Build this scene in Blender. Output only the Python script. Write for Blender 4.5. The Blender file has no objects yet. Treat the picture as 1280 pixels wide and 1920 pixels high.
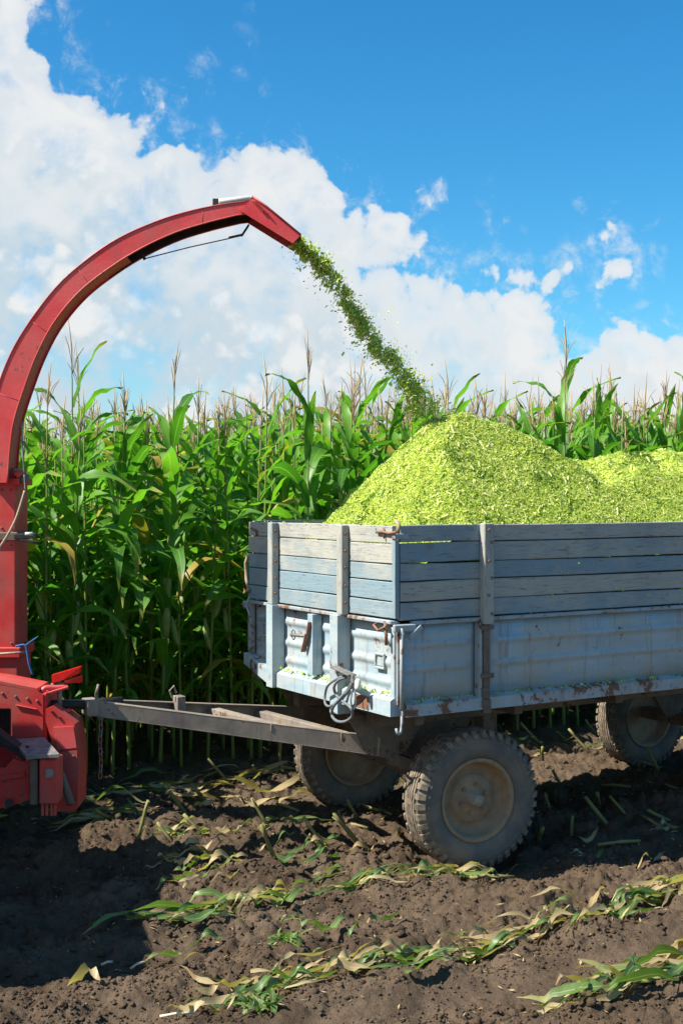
import bpy, math, random
import numpy as np
from mathutils import Vector, Matrix
random.seed(7); RNG = np.random.default_rng(7)
S = bpy.context.scene
COL = S.collection

# ------------------------------------------------------------------ camera
FPX, CH, HY, CX = 2395.0, 2.4, 935.0, 640.0
cam = bpy.data.cameras.new('camera'); camo = bpy.data.objects.new('camera', cam); COL.objects.link(camo)
camo.location = (0, 0, CH); camo.rotation_euler = (math.radians(90), 0, 0)
cam.sensor_fit = 'VERTICAL'; cam.sensor_height = 36.0; cam.sensor_width = 24.0
cam.lens = FPX / 1920 * 36.0; cam.shift_y = -(960 - HY) / 1920
cam.clip_start = 0.05; cam.clip_end = 8000
S.camera = camo
# ------------------------------------------------------------------ sun and sky
SUN = Vector((-0.62, -0.19, 0.76)).normalized()
sl = bpy.data.lights.new('sun', 'SUN'); sl.energy = 5.0; sl.angle = math.radians(0.5); sl.color = (1.0, 0.95, 0.86)
so = bpy.data.objects.new('sun', sl); COL.objects.link(so); so.location = (-20, -4, 25)
so.rotation_euler = SUN.to_track_quat('Z', 'Y').to_euler()
W = bpy.data.worlds.new('World'); S.world = W; W.use_nodes = True
S.view_settings.view_transform = 'Standard'; S.view_settings.look = 'None'
S.view_settings.exposure = 1.0; S.view_settings.gamma = 1.0

class NT:
    def __init__(s, tree): s.t = tree; s.t.nodes.clear()
    def n(s, typ, ins=None, **kw):
        nd = s.t.nodes.new(typ)
        for k, v in kw.items(): setattr(nd, k, v)
        for k, v in (ins or {}).items():
            if isinstance(v, bpy.types.NodeSocket): s.t.links.new(v, nd.inputs[k])
            else: nd.inputs[k].default_value = v
        return nd
    def math(s, op, a, b=0.0, c=0.0, clamp=False):
        return s.n('ShaderNodeMath', {0: a, 1: b, 2: c}, operation=op, use_clamp=clamp).outputs[0]
    def mix(s, f, a, b, blend='MIX'):
        nd = s.n('ShaderNodeMix', data_type='RGBA', blend_type=blend)
        for k, v in ((0, f), (6, a), (7, b)):
            if isinstance(v, bpy.types.NodeSocket): s.t.links.new(v, nd.inputs[k])
            else: nd.inputs[k].default_value = (*v, 1) if isinstance(v, tuple) and len(v) == 3 else v
        return nd.outputs[2]
    def ramp(s, f, lo, hi):
        return s.n('ShaderNodeMapRange', {0: f, 1: lo, 2: hi, 3: 0.0, 4: 1.0}, interpolation_type='SMOOTHSTEP').outputs[0]
    def noise(s, vec, scale, detail=4.0, rough=0.55, dist=0.0):
        return s.n('ShaderNodeTexNoise', {'Vector': vec, 'Scale': scale, 'Detail': detail, 'Roughness': rough, 'Distortion': dist}).outputs[0]

w = NT(W.node_tree)
sky = w.n('ShaderNodeTexSky', sky_type='NISHITA', sun_disc=False)
sky.sun_elevation = math.asin(SUN.z); sky.sun_rotation = math.atan2(SUN.x, SUN.y)
sky.altitude = 100; sky.air_density = 1.0; sky.dust_density = 0.6; sky.ozone_density = 3.0
dirv = w.n('ShaderNodeTexCoord').outputs['Generated']
sep = w.n('ShaderNodeSeparateXYZ', {0: dirv})
az = w.math('ARCTAN2', sep.outputs[0], sep.outputs[1]); el = w.math('ARCSINE', sep.outputs[2])
edge = w.math('ADD', w.math('MULTIPLY', az, -0.47), math.radians(14.3))
edge = w.math('MAXIMUM', w.math('MINIMUM', edge, math.radians(33)), math.radians(4.0))
nA = w.noise(dirv, 7.0, 3.0, 0.5, 0.2)
warp = w.n('ShaderNodeVectorMath', {0: dirv, 1: w.n('ShaderNodeVectorMath', {0: w.n('ShaderNodeTexNoise', {'Vector': dirv, 'Scale': 13.0, 'Detail': 5.0, 'Roughness': 0.6}).outputs['Color'], 'Scale': 0.06}, operation='SCALE').outputs[0]}, operation='ADD').outputs[0]
def cell(sc): return w.n('ShaderNodeTexVoronoi', {'Vector': warp, 'Scale': sc, 'Smoothness': 0.35}, feature='SMOOTH_F1').outputs['Distance']
v1, v2, v3 = cell(11.0), cell(25.0), cell(55.0)
vA = w.math('ADD', w.math('MULTIPLY', v1, 0.44), w.math('ADD', w.math('MULTIPLY', v2, 0.33), w.math('MULTIPLY', v3, 0.23)))
nB = w.noise(dirv, 40.0, 9.0, 0.66, 0.3)
d = w.math('SUBTRACT', edge, el)
d = w.math('ADD', d, w.math('MULTIPLY', w.math('SUBTRACT', nA, 0.5), 0.18))
d = w.math('ADD', d, w.math('MULTIPLY', w.math('SUBTRACT', 0.42, vA), 0.26))
d = w.math('ADD', d, w.math('MULTIPLY', w.math('SUBTRACT', nB, 0.5), 0.075))
cover = w.math('ADD', w.math('MULTIPLY', w.ramp(d, -0.004, 0.016), 0.80), w.math('MULTIPLY', w.ramp(d, 0.0, 0.06), 0.20))
wisp = w.math('MULTIPLY', w.ramp(d, -0.06, 0.012), w.ramp(nB, 0.46, 0.70)); wisp = w.math('MULTIPLY', wisp, 0.62)
deep = w.ramp(d, 0.02, 0.16)                                  # thinner veil and blue holes well inside the bank
nC = w.noise(dirv, 15.0, 6.0, 0.6, 0.4)
hole = w.math('MULTIPLY', w.ramp(nC, 0.45, 0.68), deep)
cover = w.math('MULTIPLY', cover, w.math('SUBTRACT', 1.0, w.math('MULTIPLY', hole, 0.66)))
cover = w.math('MAXIMUM', cover, wisp)
nD = w.noise(dirv, 22.0, 7.0, 0.6, 0.5)
shade = w.math('MULTIPLY', w.ramp(w.math('ADD', nD, w.math('MULTIPLY', w.math('SUBTRACT', vA, 0.42), 1.9)), 0.38, 0.66), w.math('ADD', w.math('MULTIPLY', deep, 0.75), 0.15))
cc = w.mix(shade, (6.05, 6.2, 6.25), (4.0, 4.9, 5.5))
skyc = w.n('ShaderNodeHueSaturation', {'Hue': 0.492, 'Saturation': 1.34, 'Value': 1.0, 'Color': sky.outputs[0]}).outputs[0]
skyc = w.n('ShaderNodeVectorMath', {0: skyc, 1: (0.66, 1.12, 1.22)}, operation='MULTIPLY').outputs[0]
colr = w.mix(cover, skyc, cc)
bg = w.n('ShaderNodeBackground', {'Color': colr, 'Strength': 0.07})
w.n('ShaderNodeOutputWorld', {0: bg.outputs[0]})

# ------------------------------------------------------------------ frames of reference
ANG = math.radians(31.2)
Ux, Uy = math.cos(ANG), math.sin(ANG); Vx, Vy = -Uy, Ux
C0 = (0.336, 7.9)                                             # ground below the trailer's near front corner
def uv(u, v, z=0.0): return (C0[0] + u*Ux + v*Vx, C0[1] + u*Uy + v*Vy, z)
def touv(x, y): dx, dy = x - C0[0], y - C0[1]; return dx*Ux + dy*Uy, dx*Vx + dy*Vy
def at(px, py, Z): return ((px - CX)/FPX*Z, Z, CH - (py - HY)/FPX*Z)
def gnd(px, py): Z = CH*FPX/(py - HY); return (px - CX)/FPX*Z, Z
def onfront(px, py, u=0.0):                                   # photo point on the plane u = const, in trailer axes
    r = (px - CX)/FPX
    v = (r*(C0[1] + u*Uy) - C0[0] - u*Ux)/(Vx - r*Vy); Z = C0[1] + u*Uy + v*Vy
    return (u, v, CH - (py - HY)/FPX*Z)
def onside(px, py, v=0.0):
    r = (px - CX)/FPX
    u = (r*(C0[1] + v*Vy) - C0[0] - v*Vx)/(Ux - r*Uy); Z = C0[1] + u*Uy + v*Vy
    return (u, v, CH - (py - HY)/FPX*Z)

# ------------------------------------------------------------------ noise on arrays
_P = RNG.random((256, 256))
def vnoise(x, y):
    xi = np.floor(x).astype(int); yi = np.floor(y).astype(int); fx = x - xi; fy = y - yi
    fx = fx*fx*(3 - 2*fx); fy = fy*fy*(3 - 2*fy)
    a = _P[xi & 255, yi & 255]; b = _P[(xi+1) & 255, yi & 255]; c = _P[xi & 255, (yi+1) & 255]; dd = _P[(xi+1) & 255, (yi+1) & 255]
    return (a*(1-fx) + b*fx)*(1-fy) + (c*(1-fx) + dd*fx)*fy - 0.5
def fbm(x, y, oct=4, g=0.5):
    r = 0; a = 1.0
    for k in range(oct): r = r + a*vnoise(x*2**k + 17.3*k, y*2**k + 5.1*k); a *= g
    return r
def clodh(x, y, sc, amp, sd):
    """rounded clods of random size, one per cell, as a height field"""
    X = x*sc; Y = y*sc; xi = np.floor(X).astype(int); yi = np.floor(Y).astype(int); r = np.zeros_like(X)
    for i in (-1, 0, 1):
        for j in (-1, 0, 1):
            a = (xi + i + sd*7) & 255; b = (yi + j + sd*13) & 255
            cx = xi + i + _P[a, b]; cy = yi + j + _P[b, (a + 91) & 255]; s_ = _P[(a + 57) & 255, (b + 33) & 255]; rad = 0.25 + 0.55*s_
            q = 1 - ((X - cx)**2 + (Y - cy)**2)/(rad*rad); r = np.maximum(r, np.sqrt(np.maximum(q, 0))*(s_ - 0.12)*1.15)
    return r*amp
def gh(x, y):
    x = np.asarray(x, float); y = np.asarray(y, float)
    u = (x - C0[0])*Ux + (y - C0[1])*Uy; v = (x - C0[0])*Vx + (y - C0[1])*Vy
    vv = v + 0.10*fbm(u*0.9, v*0.9, 2)
    h = 0.035*np.cos(2*np.pi*(vv + 0.02)/0.70)
    h = h + 0.09*fbm(x*1.3, y*1.3, 2)
    rough = 0.55 + 0.9*np.clip(fbm(x*0.8 + 9, y*0.8, 2) + 0.25, 0, 1)
    # smoother strip pressed by an earlier wheel pass
    tr = np.exp(-((v + 1.52)/0.16)**2) + np.exp(-((v - 0.06)/0.15)**2)*(u > 0.75)
    rough = rough*(1 - 0.75*np.clip(tr, 0, 1)); h = h - 0.035*tr
    pit = np.exp(-(((u - 0.72)/0.42)**2 + ((v - 0.02)/0.26)**2)); h = h - 0.075*pit; rough = rough*(1 - .6*pit)
    n1 = fbm(x*5, y*5, 3); n3 = vnoise(x*31, y*31 + 7)
    wx = x + 0.020*fbm(x*22, y*22, 2); wy = y + 0.020*fbm(x*22 + 50, y*22, 2)
    lump = np.maximum(0, n1 + .05)*0.075 + clodh(wx, wy, 7.0, 0.062, 3) + clodh(wx, wy, 15.0, 0.034, 11) + clodh(wx, wy, 34.0, 0.022, 29) + np.abs(n3)*0.016 + 0.014*np.abs(vnoise(x*57 + 2, y*57))*2 - 0.012*np.abs(vnoise(x*17, y*17 + 40))*2
    far = np.clip(1 - (np.hypot(x, y - 8) - 14)/20, 0, 1)
    return (h + lump*rough)*far - 0.025
def ghs(x, y): return float(gh(np.array([x]), np.array([y]))[0])

# ------------------------------------------------------------------ mesh helpers
class G:
    """collects geometry for one mesh object"""
    def __init__(s): s.v = []; s.f = []; s.uv = []
    def add(s, vs, fs):
        o = len(s.v); s.v += [tuple(p) for p in vs]; s.f += [tuple(i + o for i in f) for f in fs]; return s
    def box(s, lo, hi, c=0.004, M=None):
        (x0, y0, z0), (x1, y1, z1) = lo, hi
        c = min(c, (x1-x0)*.3, (y1-y0)*.3, (z1-z0)*.3)
        vs = []; idx = {}
        for ix, X in ((0, x0), (1, x1)):
            for iy, Y in ((0, y0), (1, y1)):
                for iz, Z in ((0, z0), (1, z1)):
                    sx, sy, sz = (c if ix == 0 else -c), (c if iy == 0 else -c), (c if iz == 0 else -c)
                    idx[ix, iy, iz] = len(vs); vs += [(X, Y+sy, Z+sz), (X+sx, Y, Z+sz), (X+sx, Y+sy, Z)]
        i = lambda a, b, cc, k: idx[a, b, cc] + k
        fs = [(i(0,0,0,0), i(0,0,1,0), i(0,1,1,0), i(0,1,0,0)), (i(1,0,0,0), i(1,1,0,0), i(1,1,1,0), i(1,0,1,0)),
              (i(0,0,0,1), i(1,0,0,1), i(1,0,1,1), i(0,0,1,1)), (i(0,1,0,1), i(0,1,1,1), i(1,1,1,1), i(1,1,0,1)),
              (i(0,0,0,2), i(0,1,0,2), i(1,1,0,2), i(1,0,0,2)), (i(0,0,1,2), i(1,0,1,2), i(1,1,1,2), i(0,1,1,2))]
        for a in (0, 1):
            for b in (0, 1):
                e = [(i(0,a,b,1), i(0,a,b,2), i(1,a,b,2), i(1,a,b,1)), (i(a,0,b,0), i(a,0,b,2), i(a,1,b,2), i(a,1,b,0)), (i(a,b,0,0), i(a,b,0,1), i(a,b,1,1), i(a,b,1,0))]
                fs += e
                for cc in (0, 1): fs.append((i(a,b,cc,0), i(a,b,cc,1), i(a,b,cc,2)))
        if M is not None: vs = [M @ Vector(p) for p in vs]
        return s.add(vs, fs)
    def bar(s, p, q, wd, ht, up=(0, 0, 1), c=0.003, ht2=None):
        p, q = Vector(p), Vector(q); x = (q - p); L = x.length; x.normalize(); up = Vector(up)
        y = up.cross(x).normalized(); z = x.cross(y)
        M = Matrix(((x.x, y.x, z.x, p.x), (x.y, y.y, z.y, p.y), (x.z, y.z, z.z, p.z), (0, 0, 0, 1)))
        if ht2 is None: return s.box((0, -wd/2, -ht/2), (L, wd/2, ht/2), c, M)
        vs = [(X, sy*wd/2, sz*h/2) for X, h in ((0, ht), (L, ht2)) for sy in (-1, 1) for sz in (-1, 1)]
        return s.add([M @ Vector(a) for a in vs], [(0,1,3,2), (4,6,7,5), (0,4,5,1), (2,3,7,6), (0,2,6,4), (1,5,7,3)])
    def tube(s, pts, r, n=8, cap=True, closed=False):
        pts = [Vector(p) for p in pts]; N = len(pts); rs = r if isinstance(r, (list, tuple)) else [r]*N
        o = len(s.v); ref = None
        for k, p in enumerate(pts):
            t = (pts[(k+1) % N] - pts[k-1]) if closed else (pts[min(k+1, N-1)] - pts[max(k-1, 0)])
            t.normalize()
            if ref is None: ref = t.orthogonal().normalized()
            ref = (ref - t*ref.dot(t)); ref = ref.normalized() if ref.length > 1e-6 else t.orthogonal().normalized()
            b = t.cross(ref)
            for j in range(n):
                a = 2*math.pi*j/n; s.v.append(tuple(p + (ref*math.cos(a) + b*math.sin(a))*rs[k]))
        for k in range(N if closed else N-1):
            k2 = (k+1) % N
            for j in range(n): s.f.append((o+k*n+j, o+k*n+(j+1) % n, o+k2*n+(j+1) % n, o+k2*n+j))
        if cap and not closed: s.f += [tuple(o+j for j in range(n))[::-1], tuple(o+(N-1)*n+j for j in range(n))]
        return s
    def lathe(s, prof, n=40, M=None, close=False):
        o = len(s.v); m = len(prof)
        for k in range(n):
            a = 2*math.pi*k/n
            for (r, h) in prof:
                p = Vector((r*math.cos(a), h, r*math.sin(a))); s.v.append(tuple(M @ p if M is not None else p))
        for k in range(n):
            for j in range(m if close else m-1):
                j2 = (j+1) % m; s.f.append((o+k*m+j, o+k*m+j2, o+((k+1) % n)*m+j2, o+((k+1) % n)*m+j))
        return s
    def prism(s, poly, off):
        n = len(poly); off = Vector(off); a = [Vector(p) for p in poly]
        return s.add(a + [p + off for p in a], [tuple(range(n))[::-1], tuple(range(n, 2*n))] + [(i, (i+1) % n, (i+1) % n + n, i+n) for i in range(n)])
    def mesh(s, name, m, smooth=False):
        me = bpy.data.meshes.new(name); me.from_pydata(s.v, [], s.f)
        for x in (m if isinstance(m, (list, tuple)) else [m]): me.materials.append(x)
        if smooth: me.polygons.foreach_set('use_smooth', [True]*len(me.polygons))
        me.validate(); me.update(); return me
    def obj(s, name, m, parent=None, smooth=False, label=None, fix=True):
        me = s.mesh(name, m, smooth)
        if fix:
            import bmesh
            b = bmesh.new(); b.from_mesh(me); bmesh.ops.recalc_face_normals(b, faces=b.faces); b.to_mesh(me); b.free()
        return link(name, me, parent, label)
def link(name, data, parent=None, label=None):
    o = bpy.data.objects.new(name, data); COL.objects.link(o)
    if parent is not None: o.parent = parent
    if label: o['label'] = label
    return o
def tag(o, label, cat, group=None):
    o['label'] = label; o['category'] = cat
    if group: o['group'] = group
    return o
def thing(name, label, cat, loc=(0, 0, 0), rz=0.0, group=None):
    o = link(name, None); o.location = loc; o.rotation_euler = (0, 0, rz); return tag(o, label, cat, group)
def npmesh(name, verts, faces, mats, mi=None, smooth=False, uvs=None):
    verts = np.asarray(verts, np.float32); faces = np.asarray(faces, np.int32); k = faces.shape[1]; n = len(faces)
    me = bpy.data.meshes.new(name); me.vertices.add(len(verts)); me.vertices.foreach_set('co', verts.ravel())
    me.loops.add(n*k); me.loops.foreach_set('vertex_index', faces.ravel()); me.polygons.add(n)
    me.polygons.foreach_set('loop_start', np.arange(0, n*k, k, dtype=np.int32)); me.polygons.foreach_set('loop_total', np.full(n, k, np.int32))
    for m in mats: me.materials.append(m)
    if mi is not None: me.polygons.foreach_set('material_index', np.asarray(mi, np.int32))
    if smooth: me.polygons.foreach_set('use_smooth', np.ones(n, bool))
    if uvs is not None:
        l = me.uv_layers.new(name='UVMap'); l.data.foreach_set('uv', np.asarray(uvs, np.float32)[faces.ravel()].ravel())
    me.update(calc_edges=True); return me

# ------------------------------------------------------------------ materials
def newmat(name):
    m = bpy.data.materials.new(name); m.use_nodes = True; return m, NT(m.node_tree)
def out(t, sh): t.n('ShaderNodeOutputMaterial', {0: sh})
def paint(name, c1, c2, rust=0.55, rustc=(0.16, 0.06, 0.025), rough=0.55, sc=5.0, dust=None, dustamt=0.3, bump=0.15, stretch=(1, 1, 1)):
    m, t = newmat(name); co = t.n('ShaderNodeTexCoord').outputs['Object']
    mp = t.n('ShaderNodeMapping', {'Vector': co, 'Scale': stretch}).outputs[0]
    n1 = t.noise(mp, sc, 5, 0.6); n2 = t.noise(co, sc*4.3, 6, 0.65, 0.3); n3 = t.noise(co, sc*0.8, 3, 0.5); n4 = t.noise(co, 60, 3, 0.6)
    col = t.mix(t.ramp(n1, 0.35, 0.68), c1, c2)
    col = t.mix(t.math('MULTIPLY', t.ramp(n4, 0.35, 0.8), 0.18), col, (c1[0]*0.4, c1[1]*0.4, c1[2]*0.4))
    if dust: col = t.mix(t.math('MULTIPLY', t.ramp(n3, 0.35, 0.65), dustamt), col, dust)
    st = t.noise(t.n('ShaderNodeMapping', {'Vector': co, 'Scale': (22, 22, 1.3)}).outputs[0], 1.0, 5, 0.65)
    col = t.mix(t.math('MULTIPLY', t.ramp(st, 0.52, 0.70), 0.42), col, (rustc[0]*1.1, rustc[1]*1.4, rustc[2]*1.8))
    rf = t.ramp(t.math('ADD', t.math('MULTIPLY', n2, 0.6), t.math('MULTIPLY', n3, 0.4)), rust, rust + 0.06)
    col = t.mix(rf, col, rustc)
    bp = t.n('ShaderNodeBump', {'Strength': bump, 'Distance': 0.004, 'Height': t.math('ADD', t.math('MULTIPLY', rf, -0.6), t.math('ADD', n4, n2))}).outputs[0]
    b = t.n('ShaderNodeBsdfPrincipled', {'Base Color': col, 'Roughness': t.math('ADD', rough, t.math('MULTIPLY', rf, 0.3), clamp=True), 'Normal': bp, 'Specular IOR Level': 0.35})
    out(t, b.outputs[0]); return m
def wood(name, stretch):
    m, t = newmat(name); co = t.n('ShaderNodeTexCoord').outputs['Object']; oi = t.n('ShaderNodeObjectInfo').outputs['Random']
    mp = t.n('ShaderNodeMapping', {'Vector': co, 'Scale': stretch, 'Location': (0, 0, 0)}).outputs[0]
    off = t.n('ShaderNodeVectorMath', {0: mp, 1: t.n('ShaderNodeCombineXYZ', {0: t.math('MULTIPLY', oi, 17), 1: t.math('MULTIPLY', oi, 31), 2: t.math('MULTIPLY', oi, 9)}).outputs[0]}, operation='ADD').outputs[0]
    gr = t.noise(off, 2.6, 9, 0.72, 0.8); big = t.noise(co, 2.6, 4, 0.6); fine = t.noise(off, 7, 7, 0.75, 0.4)
    f = t.ramp(t.math('ADD', t.math('MULTIPLY', oi, 0.55), t.math('MULTIPLY', big, 0.75)), 0.52, 0.84)
    col = t.mix(f, (0.385, 0.375, 0.325), (0.20, 0.285, 0.325))           # weathered grey-white to blue paint
    worn = t.ramp(t.math('ADD', t.math('MULTIPLY', gr, 0.6), t.math('MULTIPLY', big, 0.45)), 0.50, 0.66)
    col = t.mix(t.math('MULTIPLY', worn, 0.7), col, (0.27, 0.265, 0.24))       # bare grey wood
    crack = t.ramp(fine, 0.56, 0.70); col = t.mix(t.math('MULTIPLY', crack, 0.55), col, (0.13, 0.125, 0.12))
    dirt = t.ramp(t.noise(co, 6, 6, 0.7), 0.58, 0.72); col = t.mix(t.math('MULTIPLY', dirt, 0.5), col, (0.16, 0.125, 0.09))
    bp = t.n('ShaderNodeBump', {'Strength': 0.7, 'Distance': 0.005, 'Height': t.math('SUBTRACT', gr, crack)}).outputs[0]
    b = t.n('ShaderNodeBsdfPrincipled', {'Base Color': col, 'Roughness': 0.75, 'Normal': bp, 'Specular IOR Level': 0.25})
    out(t, b.outputs[0]); return m
def simple(name, c, rough=0.7, var=0.3, sc=20, metal=0.0, bump=0.2, c2=None, dist=0.004):
    m, t = newmat(name); co = t.n('ShaderNodeTexCoord').outputs['Object']; n = t.noise(co, sc, 6, 0.65)
    c2 = c2 or tuple(x*(1-var) for x in c)
    col = t.mix(t.ramp(n, 0.35, 0.65), c, c2)
    bp = t.n('ShaderNodeBump', {'Strength': bump, 'Distance': dist, 'Height': n}).outputs[0]
    b = t.n('ShaderNodeBsdfPrincipled', {'Base Color': col, 'Roughness': rough, 'Metallic': metal, 'Normal': bp, 'Specular IOR Level': 0.3}); out(t, b.outputs[0]); return m
def leafmat(name, ca, cb, rib, trans=0.45, gloss=0.35, dry=None, dryamt=0.0, stripe=True):
    m, t = newmat(name); tc = t.n('ShaderNodeTexCoord'); oi = t.n('ShaderNodeObjectInfo').outputs['Random']
    uvs = t.n('ShaderNodeSeparateXYZ', {0: tc.outputs['UV']}); co = tc.outputs['Object']
    n1 = t.noise(co, 3.0, 3, 0.6)
    f = t.math('ADD', t.math('MULTIPLY', oi, 0.6), t.math('MULTIPLY', n1, 0.5))
    col = t.mix(t.ramp(f, 0.2, 0.85), ca, cb)
    if stripe:
        wv = t.math('SINE', t.math('MULTIPLY', uvs.outputs[0], 75.0)); col = t.mix(t.math('MULTIPLY', t.ramp(wv, 0.2, 1.0), 0.14), col, rib)
        mid = t.ramp(t.math('ABSOLUTE', t.math('SUBTRACT', uvs.outputs[0], 0.5)), 0.055, 0.025); col = t.mix(t.math('MULTIPLY', mid, 0.75), col, rib)
    if dry:
        e = t.math('ADD', t.math('MULTIPLY', t.ramp(uvs.outputs[1], 0.6, 1.0), 0.5), t.noise(co, 9, 4, 0.6))
        col = t.mix(t.math('MULTIPLY', t.ramp(e, 0.72, 0.9), dryamt), col, dry)
    nb = t.n('ShaderNodeBump', {'Strength': 0.35, 'Distance': 0.003, 'Height': t.noise(co, 35, 3, 0.6)}).outputs[0]
    p = t.n('ShaderNodeBsdfPrincipled', {'Base Color': col, 'Roughness': 0.42, 'Specular IOR Level': gloss, 'Normal': nb})
    tr = t.n('ShaderNodeBsdfTranslucent', {'Color': t.mix(1.0, col, (1.35, 1.6, 0.55), 'MULTIPLY')})
    mx = t.n('ShaderNodeMixShader', {0: trans, 1: p.outputs[0], 2: tr.outputs[0]}); out(t, mx.outputs[0]); return m

M_WF = wood('painted_wood_front', (14, 1.2, 14)); M_WS = wood('painted_wood_side', (1.2, 14, 14)); M_WP = wood('painted_wood_post', (10, 10, 1.2))
M_BLUE = paint('faded_blue_metal', (0.40, 0.47, 0.48), (0.27, 0.39, 0.46), 0.575, sc=3.0, dust=(0.33, 0.31, 0.27), dustamt=0.35, stretch=(1, 1, 3))
M_BLUES = paint('faded_blue_side_metal', (0.37, 0.49, 0.55), (0.22, 0.40, 0.54), 0.625, sc=2.4, dust=(0.40, 0.35, 0.26), dustamt=0.6, stretch=(1, 1, 4))
M_SILL = paint('worn_blue_sill', (0.36, 0.42, 0.45), (0.30, 0.36, 0.40), 0.53, (0.17, 0.085, 0.05), sc=4.0, dust=(0.30, 0.26, 0.21), dustamt=0.6)
M_RUSTP = paint('rust_patch', (0.22, 0.10, 0.055), (0.28, 0.17, 0.115), 0.60, (0.10, 0.035, 0.015), 0.8, sc=9)
M_FRAME = paint('dusty_brown_steel', (0.115, 0.085, 0.065), (0.16, 0.125, 0.095), 0.57, (0.09, 0.05, 0.03), 0.8, sc=6, dust=(0.22, 0.17, 0.12), dustamt=0.5)
M_BAR = paint('dusty_drawbar_steel', (0.17, 0.14, 0.12), (0.24, 0.20, 0.165), 0.58, (0.13, 0.07, 0.045), 0.75, sc=6, dust=(0.34, 0.28, 0.2), dustamt=0.5)
M_RED = paint('sun_faded_and_lit_red', (0.68, 0.045, 0.050), (0.74, 0.095, 0.095), 0.605, (0.20, 0.09, 0.06), 0.42, sc=3.2, dust=(0.40, 0.14, 0.11), dustamt=0.3)
M_REDD = paint('dusty_red', (0.52, 0.032, 0.030), (0.60, 0.065, 0.055), 0.60, (0.14, 0.07, 0.05), 0.5, sc=4.0, dust=(0.30, 0.13, 0.10), dustamt=0.4)
M_REFL = simple('bright_red_plastic', (0.85, 0.02, 0.015), 0.3, 0.15, 30, bump=0.05)
M_STEEL = simple('worn_grey_steel', (0.26, 0.25, 0.23), 0.55, 0.4, 25, metal=0.3)
M_PALE = simple('pale_grey_cylinder', (0.62, 0.64, 0.60), 0.4, 0.2, 12, bump=0.05)
M_DARK = simple('oily_dark_steel_and_shade', (0.035, 0.032, 0.03), 0.6, 0.4, 15)
M_TYRE = simple('dusty_tyre_rubber', (0.115, 0.108, 0.098), 0.85, 0.3, 6, c2=(0.19, 0.155, 0.115))
M_TREAD = simple('muddy_tread', (0.10, 0.085, 0.07), 0.9, 0.3, 22, c2=(0.26, 0.20, 0.14), bump=0.5)
M_RIM = simple('dust_caked_rim', (0.34, 0.235, 0.145), 0.85, 0.3, 11, c2=(0.25, 0.17, 0.105))
M_HUB = simple('pale_dusty_hub', (0.36, 0.30, 0.22), 0.7, 0.3, 25)
M_CABLE = simple('grey_cable_sheath', (0.17, 0.18, 0.19), 0.5, 0.2, 20)
M_ROPE = simple('tan_rope', (0.42, 0.33, 0.22), 0.9, 0.3, 90)
M_TWINE = simple('blue_twine', (0.04, 0.13, 0.32), 0.8, 0.3, 60)
M_LEAF = leafmat('corn_leaf', (0.048, 0.165, 0.018), (0.135, 0.315, 0.030), (0.22, 0.35, 0.09), dry=(0.36, 0.27, 0.07), dryamt=0.55)
M_LEAFY = leafmat('yellowing_corn_leaf', (0.30, 0.30, 0.035), (0.42, 0.30, 0.05), (0.45, 0.38, 0.14), dry=(0.42, 0.24, 0.06), dryamt=0.7)
M_STALK = simple('corn_stalk', (0.13, 0.20, 0.035), 0.5, 0.3, 5, c2=(0.22, 0.24, 0.06))
M_HUSK = simple('corn_husk', (0.18, 0.28, 0.06), 0.6, 0.3, 14, c2=(0.26, 0.34, 0.10))
M_SILK = simple('brown_corn_silk', (0.18, 0.09, 0.05), 0.9, 0.4, 60)
M_TASSEL = simple('pinkish_tan_tassel', (0.42, 0.27, 0.19), 0.85, 0.35, 14, c2=(0.36, 0.30, 0.13))
M_DRY = leafmat('dry_tan_leaf', (0.34, 0.25, 0.12), (0.46, 0.36, 0.19), (0.50, 0.41, 0.25), 0.3, 0.2, dry=(0.30, 0.17, 0.08), dryamt=0.6)
M_CUT = leafmat('cut_green_leaf', (0.06, 0.125, 0.030), (0.13, 0.20, 0.05), (0.30, 0.38, 0.18), 0.3, 0.35, dry=(0.42, 0.36, 0.16), dryamt=0.7)
M_STUB = simple('cut_stalk', (0.16, 0.18, 0.05), 0.7, 0.3, 9, c2=(0.25, 0.19, 0.095))
M_PITH = simple('pale_stalk_pith', (0.62, 0.58, 0.42), 0.8, 0.2, 30)
def chipmat(name, c, tr=0.42):
    m, t = newmat(name); dcol = t.n('ShaderNodeBsdfPrincipled', {'Base Color': (*c, 1), 'Roughness': 0.6, 'Specular IOR Level': 0.25})
    x = t.n('ShaderNodeBsdfTranslucent', {'Color': (min(1, c[0]*1.2), min(1, c[1]*1.3), c[2]*0.8, 1)})
    out(t, t.n('ShaderNodeMixShader', {0: tr, 1: dcol.outputs[0], 2: x.outputs[0]}).outputs[0]); return m
M_CHIPS = [chipmat('chop_yellow_green', (0.54, 0.60, 0.135)), chipmat('chop_green', (0.34, 0.47, 0.07)), chipmat('chop_cream', (0.72, 0.71, 0.34)), chipmat('chop_dark_green', (0.09, 0.19, 0.02))]
M_HEAP = simple('chopped_corn_mass', (0.44, 0.49, 0.07), 0.8, 0.3, 60, c2=(0.26, 0.33, 0.04), bump=1.0, dist=0.01)

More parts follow.
